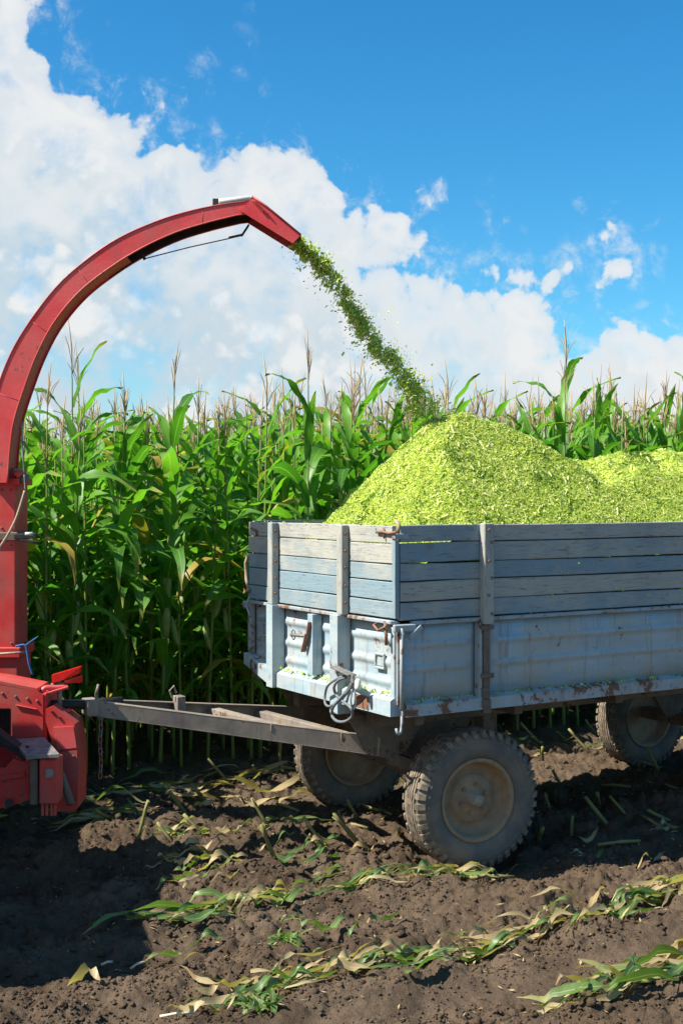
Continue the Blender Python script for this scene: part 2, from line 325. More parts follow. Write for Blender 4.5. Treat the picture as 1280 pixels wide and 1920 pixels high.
m, t = newmat('tilled_soil'); M_SOIL = m
co = t.n('ShaderNodeTexCoord').outputs['Object']
a1 = t.noise(co, 1.3, 5, 0.6); a2 = t.noise(co, 24, 8, 0.7); a3 = t.noise(co, 120, 5, 0.7); a4 = t.noise(co, 7, 5, 0.6)
c = t.mix(t.ramp(a1, 0.3, 0.7), (0.098, 0.066, 0.042), (0.142, 0.100, 0.066))
c = t.mix(t.math('MULTIPLY', t.ramp(a4, 0.45, 0.7), 0.55), c, (0.066, 0.049, 0.035))
c = t.mix(t.math('MULTIPLY', t.ramp(a2, 0.48, 0.75), 0.55), c, (0.20, 0.148, 0.100))
c = t.mix(t.math('MULTIPLY', t.ramp(a3, 0.62, 0.75), 0.35), c, (0.25, 0.195, 0.135))
c = t.mix(t.math('MULTIPLY', t.ramp(t.noise(co, 2.3, 6, 0.65, 0.4), 0.47, 0.64), 0.6), c, (0.055, 0.037, 0.024))
bp = t.n('ShaderNodeBump', {'Strength': 1.0, 'Distance': 0.03, 'Height': t.math('ADD', t.math('MULTIPLY', a2, 0.8), t.math('MULTIPLY', a3, 0.35))}).outputs[0]
out(t, t.n('ShaderNodeBsdfPrincipled', {'Base Color': c, 'Roughness': 0.95, 'Specular IOR Level': 0.1, 'Normal': bp}).outputs[0])

# ------------------------------------------------------------------ ground
def axis(lo, hi, step, far=3000.0):
    core = np.arange(lo, hi, step); g = []; dd = step
    a = hi
    while a < far: dd *= 1.35; a += dd; g.append(a)
    b = lo; dd = step; l = []
    while b > -far: dd *= 1.35; b -= dd; l.append(b)
    return np.array(l[::-1] + list(core) + g)
gx = axis(-3.4, 3.9, 0.0125); gy = axis(5.2, 13.4, 0.026)
yc = [5.25]
while yc[-1] < 12.6: yc.append(yc[-1] + 0.0125*(yc[-1]/6.0)**1.3)
gy = np.concatenate([axis(5.25, 12.6, 0.0125)[axis(5.25, 12.6, 0.0125) < 5.25], yc, axis(0, yc[-1] + .02, 0.03)[axis(0, yc[-1] + .02, 0.03) > yc[-1] + .02]])
X, Y = np.meshgrid(gx, gy, indexing='ij'); Zg = gh(X, Y); nx, ny = X.shape
ii = np.arange(nx*ny).reshape(nx, ny)
gf = np.stack([ii[:-1, :-1], ii[1:, :-1], ii[1:, 1:], ii[:-1, 1:]], -1).reshape(-1, 4)
go = link('ground', npmesh('ground', np.stack([X, Y, Zg], -1).reshape(-1, 3), gf, [M_SOIL], smooth=True)); go['kind'] = 'structure'
# loose clods of earth
ico_v = []; ph = (1 + 5**0.5)/2
for a in (-1, 1):
    for b in (-ph, ph): ico_v += [(0, a, b), (a, b, 0), (b, 0, a)]
ico_v = np.array(ico_v)/math.hypot(1, ph)
def hull_faces(v):
    f = []; n = len(v)
    for i in range(n):
        for j in range(i+1, n):
            for k in range(j+1, n):
                nn = np.cross(v[j]-v[i], v[k]-v[i]); dv = (v - v[i]) @ nn
                if np.all(dv <= 1e-6): f.append((i, j, k))
                elif np.all(dv >= -1e-6): f.append((i, k, j))
    return np.array(f)
ico_f = hull_faces(ico_v)
# one subdivision
def subdiv(v, f):
    v = list(map(tuple, v)); cache = {}; nf = []
    def mid(a, b):
        k = (min(a, b), max(a, b))
        if k not in cache: p = (np.array(v[a]) + np.array(v[b])); p /= np.linalg.norm(p); v.append(tuple(p)); cache[k] = len(v)-1
        return cache[k]
    for a, b, c in f: ab, bc, ca = mid(a, b), mid(b, c), mid(c, a); nf += [(a, ab, ca), (b, bc, ab), (c, ca, bc), (ab, bc, ca)]
    return np.array(v), np.array(nf)
sv, sf = subdiv(ico_v, ico_f)
def clods(n):
    vs = []; fs = []; o = 0
    for k in range(n):
        y = RNG.uniform(5.4, 11.5); x = RNG.uniform(-0.30*y - 0.4, 0.30*y + 0.4)
        u_, v_ = touv(x, y)
        if abs(v_ + 1.52) < 0.15 and RNG.random() < 0.85: continue
        r = 0.005 + 0.024*RNG.random()**3.5
        dv = 1 + RNG.normal(0, 0.2, (len(sv), 1)); p = sv*dv*r*np.array([1, RNG.uniform(.7, 1.2), RNG.uniform(.55, .9)])
        aa = RNG.uniform(0, 6.28); ca, sa = math.cos(aa), math.sin(aa); p = p @ np.array([[ca, sa, 0], [-sa, ca, 0], [0, 0, 1]])
        vs.append(p + [x, y, 0]); fs.append(sf + o); o += len(sv)
    V_ = np.concatenate(vs); cen = V_.reshape(-1, len(sv), 3).mean(1); zz = gh(cen[:, 0], cen[:, 1])
    V_[:, 2] += np.repeat(zz, len(sv)) + 0.004
    return npmesh('soil_clods', V_, np.concatenate(fs), [M_SOIL], smooth=False)
def crumbsoil(n):
    y = 5.3 + 6.2*RNG.random(n)**1.25; x = RNG.uniform(-1, 1, n)*(0.29*y + .2); v_ = (x - C0[0])*Vx + (y - C0[1])*Vy
    keep = (RNG.random(n) < np.clip(.35 + 2.2*(fbm(x*2.2, y*2.2, 2) + .1), .08, 1))*(np.abs(v_ + 1.52) > .14*RNG.random(n)); x, y = x[keep], y[keep]; n = len(x)
    r = 0.003 + 0.010*RNG.random(n)**2.2; V_ = ico_v[None]*(1 + RNG.normal(0, .22, (n, 12, 1)))*r[:, None, None]*np.array([1, 1, .8])
    a = RNG.uniform(0, 6.28, n); ca, sa = np.cos(a)[:, None], np.sin(a)[:, None]; X_ = V_[..., 0]*ca - V_[..., 1]*sa; Y_ = V_[..., 0]*sa + V_[..., 1]*ca
    V_ = np.stack([X_ + x[:, None], Y_ + y[:, None], V_[..., 2] + (gh(x, y) + .002)[:, None]], -1)
    F_ = (ico_f[None] + (np.arange(n)*12)[:, None, None]).reshape(-1, 3); return npmesh('soil_crumbs', V_.reshape(-1, 3), F_, [M_SOIL])
o = link('soil_crumbs', crumbsoil(42000)); tag(o, 'fine crumbs of brown earth covering the soil', 'soil'); o['kind'] = 'stuff'
o = link('soil_clods', clods(3800)); tag(o, 'loose brown clods and crumbs of earth over the field', 'soil'); o['kind'] = 'stuff'

# ------------------------------------------------------------------ trailer
T = thing('farm_trailer', 'weathered blue farm trailer with plank sides, heaped with chopped green corn', 'trailer', (C0[0], C0[1], 0), ANG)
BL, BW = 4.55, 2.0                                            # box length, width
ZT, ZM, ZS = 2.232, 1.645, 1.045                              # top of planks, top of steel, underside of sill
rnd = random.uniform
def board(name, axis_, a0, a1, z0, z1, face, th, mat_, inward):
    """plank with uneven long edges; 'face' is the outer face position"""
    g = G(); n = 9; e = []
    ph1, ph2 = rnd(0, 6), rnd(0, 6); bow = rnd(-0.003, 0.003)
    for k in range(n):
        f_ = k/(n-1); a = a0 + (a1-a0)*f_
        e.append((a, z0 + 0.002*math.sin(ph1 + 5*f_) + rnd(0, .0012), z1 + 0.002*math.sin(ph2 + 4*f_) - rnd(0, .0012), bow*math.sin(math.pi*f_)))
    vs = []
    for a, zl, zh, bw in e:
        for q, zz in ((0.0, zl+.004), (0.004, zl), (th, zl), (th, zh), (0.004, zh), (0.0, zh-.004)):
            p = face + (q + bw)*inward
            vs.append((a, p, zz) if axis_ == 'x' else (p, a, zz))
    fs = []
    for k in range(n-1):
        for j in range(6): fs.append((k*6+j, k*6+(j+1) % 6, (k+1)*6+(j+1) % 6, (k+1)*6+j))
    fs += [tuple(range(6)), tuple((n-1)*6+j for j in range(6))[::-1]]
    g.add(vs, fs); return g.obj(name, mat_, T)
HF = [0.112, 0.128, 0.108, 0.127, 0.108]; HS = [0.108, 0.125, 0.112, 0.124, 0.112]
z = ZT
for k, h in enumerate(HF):
    s_ = h*(ZT-ZM-0.004)/sum(HF); board('front_board', 'y', 0.045 + rnd(-.006, .006), BW-0.01 + rnd(-.006, .004), z-s_+0.0028, z-0.0028, 0.0, 0.03, M_WF, 1)
    board('tail_board', 'y', 0.045, BW-0.045, z-s_+0.003, z-0.003, BL, 0.03, M_WF, -1); z -= s_
for (a0, a1) in ((0.035, 0.672), (0.678, 2.66), (2.666, BL-0.04)):
    z = ZT + 0.006
    for k, h in enumerate(HS):
        s_ = h*(ZT-ZM+0.010)/sum(HS); gap = 0.0055 if (k == 2 and a0 < 0.1) else 0.003
        board('side_board', 'x', a0, a1, z-s_+0.003 + rnd(-.001, .002), z-gap, 0.0, 0.032, M_WS, 1)
        board('side_board', 'x', a0, a1, z-s_+0.003, z-0.003, BW, 0.032, M_WS, -1); z -= s_
# upright wooden battens on the planks, each with bolts
bolt_g = G()
def bolts(parent, pts, nrm, r=0.011):
    for p in pts:
        g = G(); n = Vector(nrm); g.tube([Vector(p) - n*0.002, Vector(p) + n*0.006, Vector(p) + n*0.010], [r, r, r*0.6], 7); g.obj('bolt', M_RUSTP, parent)
for v0, v1 in ((1.515, 1.585), (0.552, 0.618)):
    b = G().box((-0.058, v0, ZM-0.005), (-0.002, v1, ZT-0.004), 0.005).obj('batten', M_WP, T)
    bolts(b, [(-0.03, v0, zz) for zz in (1.72, 1.83, 1.95, 2.06, 2.17)], (0, -1, 0))
for u0 in (0.645, 2.62, 4.3):
    b = G().box((u0, -0.055, 1.592), (u0+0.078, -0.002, ZT+0.010), 0.005).obj('batten', M_WP, T)
    bolts(b, [(u0+0.045 + 0.012*(-1)**q, -0.055, zz) for q, zz in enumerate((1.66, 1.78, 1.89, 2.00, 2.12, 2.20))], (0, -1, 0))
# corner iron where front and side planks meet
G().box((-0.004, 0.004, ZM+0.01), (0.030, 0.040, ZT-0.09), 0.003).obj('corner_post', M_WP, T)
G().box((-0.012, -0.006, ZT-0.085), (0.10, 0.030, ZT-0.048), 0.004).obj('corner_clasp', M_SILL, T)
g = G(); g.tube([onfront(705, 998, -.012), onfront(718, 997, -.02), onfront(728, 1000, -.015), onfront(742, 998, -.02), onfront(748, 988, -.01)], 0.008, 6); g.tube([onfront(718, 990, -.012), onfront(720, 1010, -.012)], 0.006, 6); g.obj('corner_hook', M_RUSTP, T, True)
g = G(); g.tube([onfront(470, 990, -.01), onfront(480, 995, -.02), onfront(482, 1005, -.01)], 0.008, 6); g.obj('corner_hook', M_RUSTP, T, True)
g = G(); g.tube([onfront(742, 976, -.005), onfront(748, 985, -.012), onfront(746, 1000, -.01)], 0.012, 6); g.obj('rope_knot', M_ROPE, T, True)
# pressed steel walls with horizontal beads
def ribbed(name, axis_, a0, a1, z0, z1, face, sgn, mat_, ribs):
    zs = [z0]; dp = [0.0]
    for zr in sorted(ribs):
        for q, dq in ((-0.050, 0), (-0.034, 0.0004), (-0.024, 0.005), (-0.012, 0.012), (0, 0.0145), (0.012, 0.012), (0.022, 0.004), (0.032, 0.0004), (0.045, 0)): zs.append(zr+q); dp.append(dq)
    zs.append(z1); dp.append(0.0)
    aa = [a0, a0+0.03, a0+0.055] + list(np.linspace(a0+0.12, a1-0.12, 7)) + [a1-0.055, a1-0.03, a1]; ea = [0, 0, 1] + [1]*7 + [1, 0, 0]
    g = G(); vs = []; m_ = len(zs)
    for a, e in zip(aa, ea):
        dent = 0.003*math.sin(a*9.1)
        for zz, dd in zip(zs, dp):
            p = face + sgn*(dd*e + dent*(z0 + .05 < zz < z1 - .05)); vs.append((a, p, zz) if axis_ == 'x' else (p, a, zz))
    fs = [(i*m_+j, (i+1)*m_+j, (i+1)*m_+j+1, i*m_+j+1) for i in range(len(aa)-1) for j in range(m_-1)]
    g.add(vs, fs); o = g.obj(name, mat_, T, True, fix=False)
    md = o.modifiers.new('thick', 'SOLIDIFY'); md.thickness = 0.004; return o
RB = (1.485, 1.335)
ribbed('front_panel', 'y', 0.03, BW-0.03, 1.15, 1.632, 0.045, -1, M_BLUE, (1.52, 1.37, 1.245))
for a0, a1 in ((0.045, 0.615), (0.735, 2.59), (2.71, BL-0.04)):
    ribbed('side_panel', 'x', a0, a1, 1.12, 1.615, 0.020, -1, M_BLUES, RB); ribbed('side_panel', 'x', a0, a1, 1.12, 1.615, BW-0.020, 1, M_BLUES, RB)
ribbed('tail_panel', 'y', 0.04, BW-0.04, 1.12, 1.615, BL-0.02, 1, M_BLUES, RB)
# rails and sills
G().box((-0.018, 0.035, 1.618), (0.04, BW-0.02, 1.641), 0.004).obj('top_rail', M_SILL, T)
G().box((0.12, -0.022, 1.612), (0.64, 0.03, 1.637), 0.004).obj('top_rail', M_SILL, T)
G().box((0.735, -0.022, 1.612), (2.61, 0.03, 1.637), 0.004).obj('top_rail', M_SILL, T)
G().box((2.71, -0.022, 1.612), (BL, 0.03, 1.637), 0.004).obj('top_rail', M_SILL, T)
G().box((0.03, BW-0.03, 1.612), (BL, BW+0.022, 1.637), 0.004).obj('top_rail', M_SILL, T)
# front sill with sloping ledge and lower far corner cut off
def fsill(v0, v1):
    return G().prism([(-0.040, v0, 1.052), (-0.040, v0, 1.150), (0.044, v0, 1.196), (0.06, v0, 1.196), (0.06, v0, 1.052)], (0, v1-v0, 0))
fsill(0.002, 1.475).obj('front_sill', M_BLUE, T)
G().prism([(-0.040, 1.59, 1.052), (-0.040, 1.995, 1.165), (-0.040, 1.995, 1.245), (-0.040, 1.59, 1.15)], (0.10, 0, 0)).obj('front_sill', M_BLUE, T)
G().box((-0.043, 0.245, 1.062), (-0.0405, 0.42, 1.145), 0.0008).obj('rust_patch', M_RUSTP, T)
def ssill(v, s_):
    return G().prism([(0.062, v-s_*0.034, 1.045), (0.062, v-s_*0.034, 1.118), (0.062, v+s_*0.018, 1.140), (0.062, v+s_*0.05, 1.140), (0.062, v+s_*0.05, 1.045)], (BL-0.07, 0, 0))
ssill(0, 1).obj('side_sill', M_SILL, T); ssill(BW, -1).obj('side_sill', M_SILL, T)
G().box((0.07, 0.06, 1.10), (BL-0.06, BW-0.06, 1.135), 0.004).obj('floor_plate', M_FRAME, T)
# steel posts on the front
def chan(v0, v1, z0, z1, p):
    g = G().box((-p, v0, z0), (-p+0.006, v1, z1), 0.002); g.box((-p+0.004, v0, z0+.001), (0.03, v0+0.006, z1-.001), 0.002); g.box((-p+0.004, v1-0.006, z0+.001), (0.03, v1, z1-.001), 0.002)
    g.box((-p+0.004, v0+.002, z1-0.008), (0.02, v1-.002, z1-.002), 0.001); return g
chan(1.488, 1.580, 1.046, 1.640, 0.070).obj('front_post', M_BLUE, T)
chan(0.585, 0.685, 0.985, 1.636, 0.070).obj('front_post', M_BLUE, T)
chan(0.955, 1.025, 1.198, 1.612, 0.045).obj('middle_post', M_BLUE, T)
G().box((-0.012, 1.945, 1.25), (0.03, 1.985, 1.628), 0.004).obj('corner_angle', M_SILL, T)
G().box((-0.010, 0.004, 1.16), (0.028, 0.046, 1.600), 0.004).obj('corner_angle', M_BLUE, T)
G().box((0.002, -0.014, 1.12), (0.040, 0.003, 1.600), 0.003).obj('corner_angle', M_SILL, T)
g = G(); g.tube([(0.022, -0.030, 1.60), (0.022, -0.030, 1.02)], 0.011, 8); g.obj('drop_rod', M_SILL, T, True)
g = G(); g.tube([(0.022, -0.032, 1.09), (0.02, -0.035, 1.0), (0.012, -0.036, 0.955), (-0.012, -0.036, 0.945), (-0.022, -0.036, 0.985)], 0.009, 8); g.obj('hanging_hook', M_SILL, T, True)
# latch at the near corner and its pin
g = G(); g.box((-0.03, -0.03, 1.575), (0.135, -0.004, 1.622), 0.006); g.bar((0.08, -0.03, 1.535), (0.17, -0.03, 1.605), 0.02, 0.03); g.obj('corner_latch', M_SILL, T)
g = G(); g.tube([onfront(708, 1168, -.03), onfront(700, 1172, -.06), onfront(708, 1182, -.07), onfront(722, 1175, -.06), onfront(720, 1166, -.03)], 0.008, 7); g.tube([onfront(722, 1168, -.045), onfront(724, 1210, -.045)], 0.011, 7); g.obj('latch_pin', M_RUSTP, T, True)
g = G(); g.tube([onfront(468, 1118, -.03), onfront(462, 1135, -.04), onfront(470, 1160, -.04), onfront(474, 1200, -.03)], 0.008, 7); g.box((-0.03, 1.95, 1.575), (0.02, 2.04, 1.63), 0.005); g.obj('corner_latch', M_SILL, T, True)
g = G(); g.tube([onfront(466, 1040, 0), onfront(461, 1055, .02), onfront(462, 1085, .02), onfront(466, 1105, 0)], 0.014, 7); g.tube([onfront(466, 1105, -.02), onfront(458, 1112, 0.02)], [0.016, 0.010], 7); g.obj('leather_strap', M_ROPE, T, True)
# red lever latch and bolt on the middle post
p0 = Vector(onfront(581, 1166, -.055)); p1 = Vector(onfront(578, 1188, -.06)); p2 = Vector(onfront(570, 1222, -.06))
g = G(); g.bar(p0, p1, 0.012, 0.036, (1, 0, 0)); g.bar(p1 + Vector((-.008, 0, 0)), p2 + Vector((-.008, 0, 0)), 0.012, 0.040, (1, 0, 0)); g.obj('rusty_lever', M_RUSTP, T, label='rusty orange-red lever latch on the front panel')
g = G(); g.tube([onfront(546, 1190, -.065), onfront(577, 1193, -.065)], 0.012, 8); c_ = Vector(onfront(550, 1190, -.065))
g.tube([c_ + Vector((0, math.cos(a)*.025, math.sin(a)*.035)) for a in np.linspace(0, 6.28, 12)[:-1]], 0.005, 6, closed=True); g.obj('lever_bolt', M_STEEL, T, True)
for px, py in ((501, 1180), (714, 1239)):
    p = Vector(onfront(px, py, 0.03)); s_ = G()
    s_.box((0.012, p.y-0.055, p.z-0.050), (0.030, p.y+0.055, p.z-0.036), 0.003); s_.box((0.012, p.y-0.055, p.z+0.036), (0.030, p.y+0.055, p.z+0.050), 0.003)
    s_.box((0.012, p.y-0.055, p.z-0.034), (0.030, p.y-0.041, p.z+0.034), 0.003); s_.box((0.012, p.y+0.041, p.z-0.034), (0.030, p.y+0.055, p.z+0.034), 0.003)
    s_.box((0.024, p.y-0.039, p.z-0.032), (0.036, p.y+0.039, p.z+0.032), 0.002); s_.obj('stake_pocket', M_BLUE, T)
# cable hook, coiled lighting cable and plug
g = G(); a = Vector(onfront(626, 1250, -.085)); b = Vector(onfront(660, 1266, -.14)); g.bar(a, b, 0.06, 0.012); g.bar(b, b + Vector((0.0, -0.01, -0.05)), 0.03, 0.02, (1, 0, 0)); g.obj('cable_hook', M_STEEL, T)
def catm(pts, k=6):
    P = [Vector(p) for p in pts]; P = [P[0]*2 - P[1]] + P + [P[-1]*2 - P[-2]]; r = []
    for i in range(1, len(P)-2):
        for j in range(k):
            x = j/k; a, b, c, d_ = P[i-1], P[i], P[i+1], P[i+2]
            r.append(0.5*((2*b) + (c-a)*x + (2*a-5*b+4*c-d_)*x*x + (3*b-a-3*c+d_)*x**3))
    return r + [P[-2]]
def z7(x, y, u): return onfront(460 + x/4, 1120 + y/4, u)
for pts, rr in (([(770, 580), (690, 610), (620, 660), (598, 730), (600, 800), (640, 815), (710, 760), (780, 690), (815, 620)], 0.0085),
                ([(760, 600), (700, 620), (665, 670), (680, 730), (730, 780), (790, 830), (800, 890), (750, 930), (690, 930), (650, 890), (655, 830), (700, 770), (760, 700), (800, 640)], 0.010),
                ([(790, 620), (800, 700), (790, 780), (810, 840), (830, 800), (820, 700)], 0.005)):
    q = catm([z7(x, y, -.10 - .012*(i % 3)) for i, (x, y) in enumerate(pts)]); G().tube(q, rr, 7).obj('lighting_cable', M_CABLE, T, True)
g = G(); a = Vector(z7(845, 610, -.12)); b = Vector(z7(840, 700, -.13)); dd = (b-a).normalized(); g.tube([a, a + dd*.012, b - dd*.02, b], [0.011, 0.019, 0.021, 0.016], 10); g.obj('cable_plug', M_PALE, T, True)
# side hardware at the batten
for u0 in (0.645, 2.62):
    G().box((u0+0.008, -0.040, 1.10), (u0+0.055, 0.03, 1.588), 0.004).obj('side_post', M_FRAME, T)
    G().box((u0-0.022, -0.030, 1.115), (u0+0.002, 0.03, 1.608), 0.003).obj('hinge_strip', M_SILL, T)
    for zz, hh, wd in ((1.572, 0.028, 0.10), (1.262, 0.032, 0.10), (1.150, 0.07, 0.062), (1.085, 0.05, 0.075)):
        G().box((u0-0.018+(.10-wd)*.3, -0.052, zz-hh/2), (u0-0.018+wd, -0.0355, zz+hh/2), 0.004).obj('post_clamp', M_FRAME, T)
    g = G(); g.box((u0+0.0, -0.045, 1.02), (u0+0.06, -0.036, 1.075), 0.003); g.obj('post_clamp', M_FRAME, T)
# loose chopped corn caught on the ledges
def crumbs(n, pf, name, parent, size=(0.006, 0.016), thin=(.4, .9)):
    c_ = np.array([pf() for _ in range(n)]); q = RNG.normal(0, 1, (n, 3)); q /= np.linalg.norm(q, axis=1)[:, None]
    r_ = np.cross(q, RNG.normal(0, 1, (n, 3))); r_ /= np.linalg.norm(r_, axis=1)[:, None]
    s1 = RNG.uniform(*size, (n, 1)); s2 = s1*RNG.uniform(*thin, (n, 1))
    v_ = np.stack([c_ - q*s1, c_ + r_*s2, c_ + q*s1, c_ - r_*s2], 1).reshape(-1, 3)
    me = npmesh(name, v_, np.arange(4*n).reshape(n, 4), M_CHIPS, RNG.choice(4, n, p=[.45, .25, .2, .1])); o_ = link(name, me, parent); o_['kind'] = 'stuff'; return o_
def ledge_pt():
    if random.random() < 0.45: return (rnd(-0.03, 0.03), rnd(0.05, 1.45), 1.185 + rnd(-.012, .012))
    return (rnd(0.06, 2.6), rnd(-0.02, 0.012), 1.136 + rnd(-.01, .01))
crumbs(420, ledge_pt, 'chaff_on_ledge', T)
def stuck():
    a = 0.9 + 1.6*random.random()**0.6; return (a, -0.006 - (0.05 if random.random() < .1 else 0), rnd(1.15, 2.2))
crumbs(110, stuck, 'chaff_on_side', T, (0.004, 0.011))
crumbs(160, lambda: (rnd(-.05, .0), rnd(0.05, 1.95), ZT + .002) if random.random() < .2 else (rnd(0.04, 2.5), rnd(0.002, .03), ZT + rnd(.006, .012)), 'chaff_on_planks', T, (0.004, 0.012))

# chassis, turntable, axle, drawbar, wheels
for v0 in (0.46, 1.44): G().box((0.12, v0, 0.90), (BL-0.2, v0+0.08, 1.042), 0.005).obj('chassis_rail', M_FRAME, T)
for u0 in (0.2, 1.0, 1.9, 2.8, 3.6): G().box((u0, 0.08, 0.965), (u0+0.07, BW-0.08, 1.0415), 0.004).obj('cross_member', M_FRAME, T)
G().box((1.06, 0.50, 0.62), (1.17, 0.62, 0.962), 0.006).obj('frame_leg', M_FRAME, T)
G().box((1.06, 1.38, 0.62), (1.17, 1.50, 0.962), 0.006).obj('frame_leg', M_FRAME, T)
PV = (0.812, 1.086); ST = math.radians(-6.0)
def bg_(t_, w_, z_):                                           # t forward from the pivot, w toward the near side
    x, y = -t_, -w_; c_, s_ = math.cos(ST), math.sin(ST); return (PV[0] + x*c_ - y*s_, PV[1] + x*s_ + y*c_, z_)
RW = 0.463
g = G(); g.lathe([(0.36, 0), (0.44, 0), (0.44, 0.05), (0.36, 0.05)], 40, Matrix.Translation((PV[0], PV[1], 0.90)) @ Matrix.Rotation(math.radians(90), 4, 'X') @ Matrix.Translation((0, -.05, 0)), True); g.obj('turntable', M_FRAME, T, True)
g = G(); g.bar(bg_(0, -0.82, 0.47), bg_(0, 0.82, 0.47), 0.10, 0.10); g.obj('front_axle', M_FRAME, T)
for w_ in (0.45, -0.45):
    g = G(); g.prism([bg_(0.45, w_, 0.90), bg_(-0.30, w_, 0.90), bg_(-0.10, w_, 0.52), bg_(0.10, w_, 0.52)], Vector(bg_(0, w_-0.03, 0)) - Vector(bg_(0, w_, 0))); g.obj('axle_bracket', M_FRAME, T)
for w_ in (0.56, -0.56):
    off = Vector(bg_(0, w_ - 0.025*math.copysign(1, w_), 0)) - Vector(bg_(0, w_, 0))
    g = G(); g.prism([bg_(0.74, w_, 0.965), bg_(0.10, w_, 0.965), bg_(0.30, w_, 0.70), bg_(0.42, w_, 0.645), bg_(0.60, w_, 0.72), bg_(0.66, w_, 0.84)], off); g.obj('drawbar_bracket', M_FRAME, T)
    g = G(); g.bar(bg_(0.42, w_*0.97, 0.66), bg_(0.02, w_*1.05, 0.50), 0.05, 0.08); g.obj('axle_strut', M_FRAME, T)
def cchan(p, q, h1, h2, out_):
    """channel section: web and two flanges"""
    p, q, out_ = Vector(p), Vector(q), Vector(out_).normalized(); up = Vector((0, 0, 1)); g = G()
    g.bar(p, q, 0.008, h1, ht2=h2)
    for s_ in (1, -1): g.bar(p + up*s_*(h1/2 + .003) - out_*0.022, q + up*s_*(h2/2 + .003) - out_*0.022, 0.052, 0.008)
    return g
sidev = Vector(bg_(0, 1, 0)) - Vector(bg_(0, 0, 0))
AP = 2.30
cchan(bg_(AP, 0.055, 1.050), bg_(0.50, 0.56, 0.745), 0.085, 0.115, sidev).obj('drawbar_beam', M_BAR, T)
cchan(bg_(AP, -0.055, 1.050), bg_(0.50, -0.56, 0.790), 0.085, 0.10, -sidev).obj('drawbar_beam', M_BAR, T)
def zbar(t_): return 1.05 - (AP - t_)/(AP - 0.5)*0.285
for ta, tb in ((1.38, 1.17), (0.98, 0.72)):
    wa = -0.055 - (AP-ta)/(AP-.5)*0.505 + 0.01; wb = 0.055 + (AP-tb)/(AP-.5)*0.505 - 0.01
    g = G(); g.bar(bg_(ta, wa, zbar(ta) + .012), bg_(tb, wb, zbar(tb) + .02), 0.07, 0.05); g.obj('drawbar_brace', M_BAR, T)
g = G(); g.tube([bg_(AP-0.20, 0, 1.07), bg_(AP+0.02, 0, 1.068), bg_(AP+0.10, 0, 1.075), bg_(AP+0.28, 0, 1.085)], [0.036, 0.036, 0.030, 0.030], 12)
eye = Vector(bg_(AP+0.335, 0, 1.088)); ax = (Vector(bg_(1, 0, 0)) - Vector(bg_(0, 0, 0))).normalized(); sd = sidev.normalized()
g.tube([eye + (ax*math.cos(a) + sd*math.sin(a))*0.055 for a in np.linspace(0, 2*math.pi, 17)[:-1]], 0.020, 8, closed=True); g.obj('towing_eye', M_DARK, T, True)
g = G(); g.box((-0.05, -0.075, -0.05), (0.03, 0.075, 0.052), 0.006, Matrix.Translation(bg_(AP, 0, 1.052)) @ Matrix.Rotation(ST, 4, 'Z')); g.obj('drawbar_nose', M_BAR, T)
g = G(); a = Vector(bg_(AP-0.02, 0.03, 1.09)); g.tube([a, a + Vector((0, 0, .05)), a + ax*(-.015) + Vector((0, 0, .11))], 0.009, 7); g.obj('nose_pin', M_BAR, T, True)
a = Vector(bg_(1.66, -0.16, 1.0))
g = G(); g.box((-.03, -.04, -.04), (.03, .04, .06), 0.004, Matrix.Translation(a)); g.tube([a + Vector((-.05, 0, .05)), a + Vector((-.07, 0, .10)), a + Vector((-.04, 0, .13)), a + Vector((-.02, 0, .08))], 0.007, 6); g.obj('spring_bracket', M_BAR, T)
a = Vector(bg_(AP-0.04, 0.06, 1.0))
for k in range(11):
    g = G(); R_ = Matrix.Rotation(math.radians(90*(k % 2) + 20), 3, 'Z'); cz = a + Vector((0.003*math.sin(k), 0, -0.038*k))
    g.tube([cz + R_ @ Vector((0.0125*math.cos(q), 0, 0.0125*math.sin(q) + (0.012 if math.sin(q) > 0 else -0.012))) for q in np.linspace(0, 2*math.pi, 13)[:-1]], 0.0042, 5, closed=True); g.obj('chain_link', M_RUSTP if k % 3 else M_STEEL, T, True)
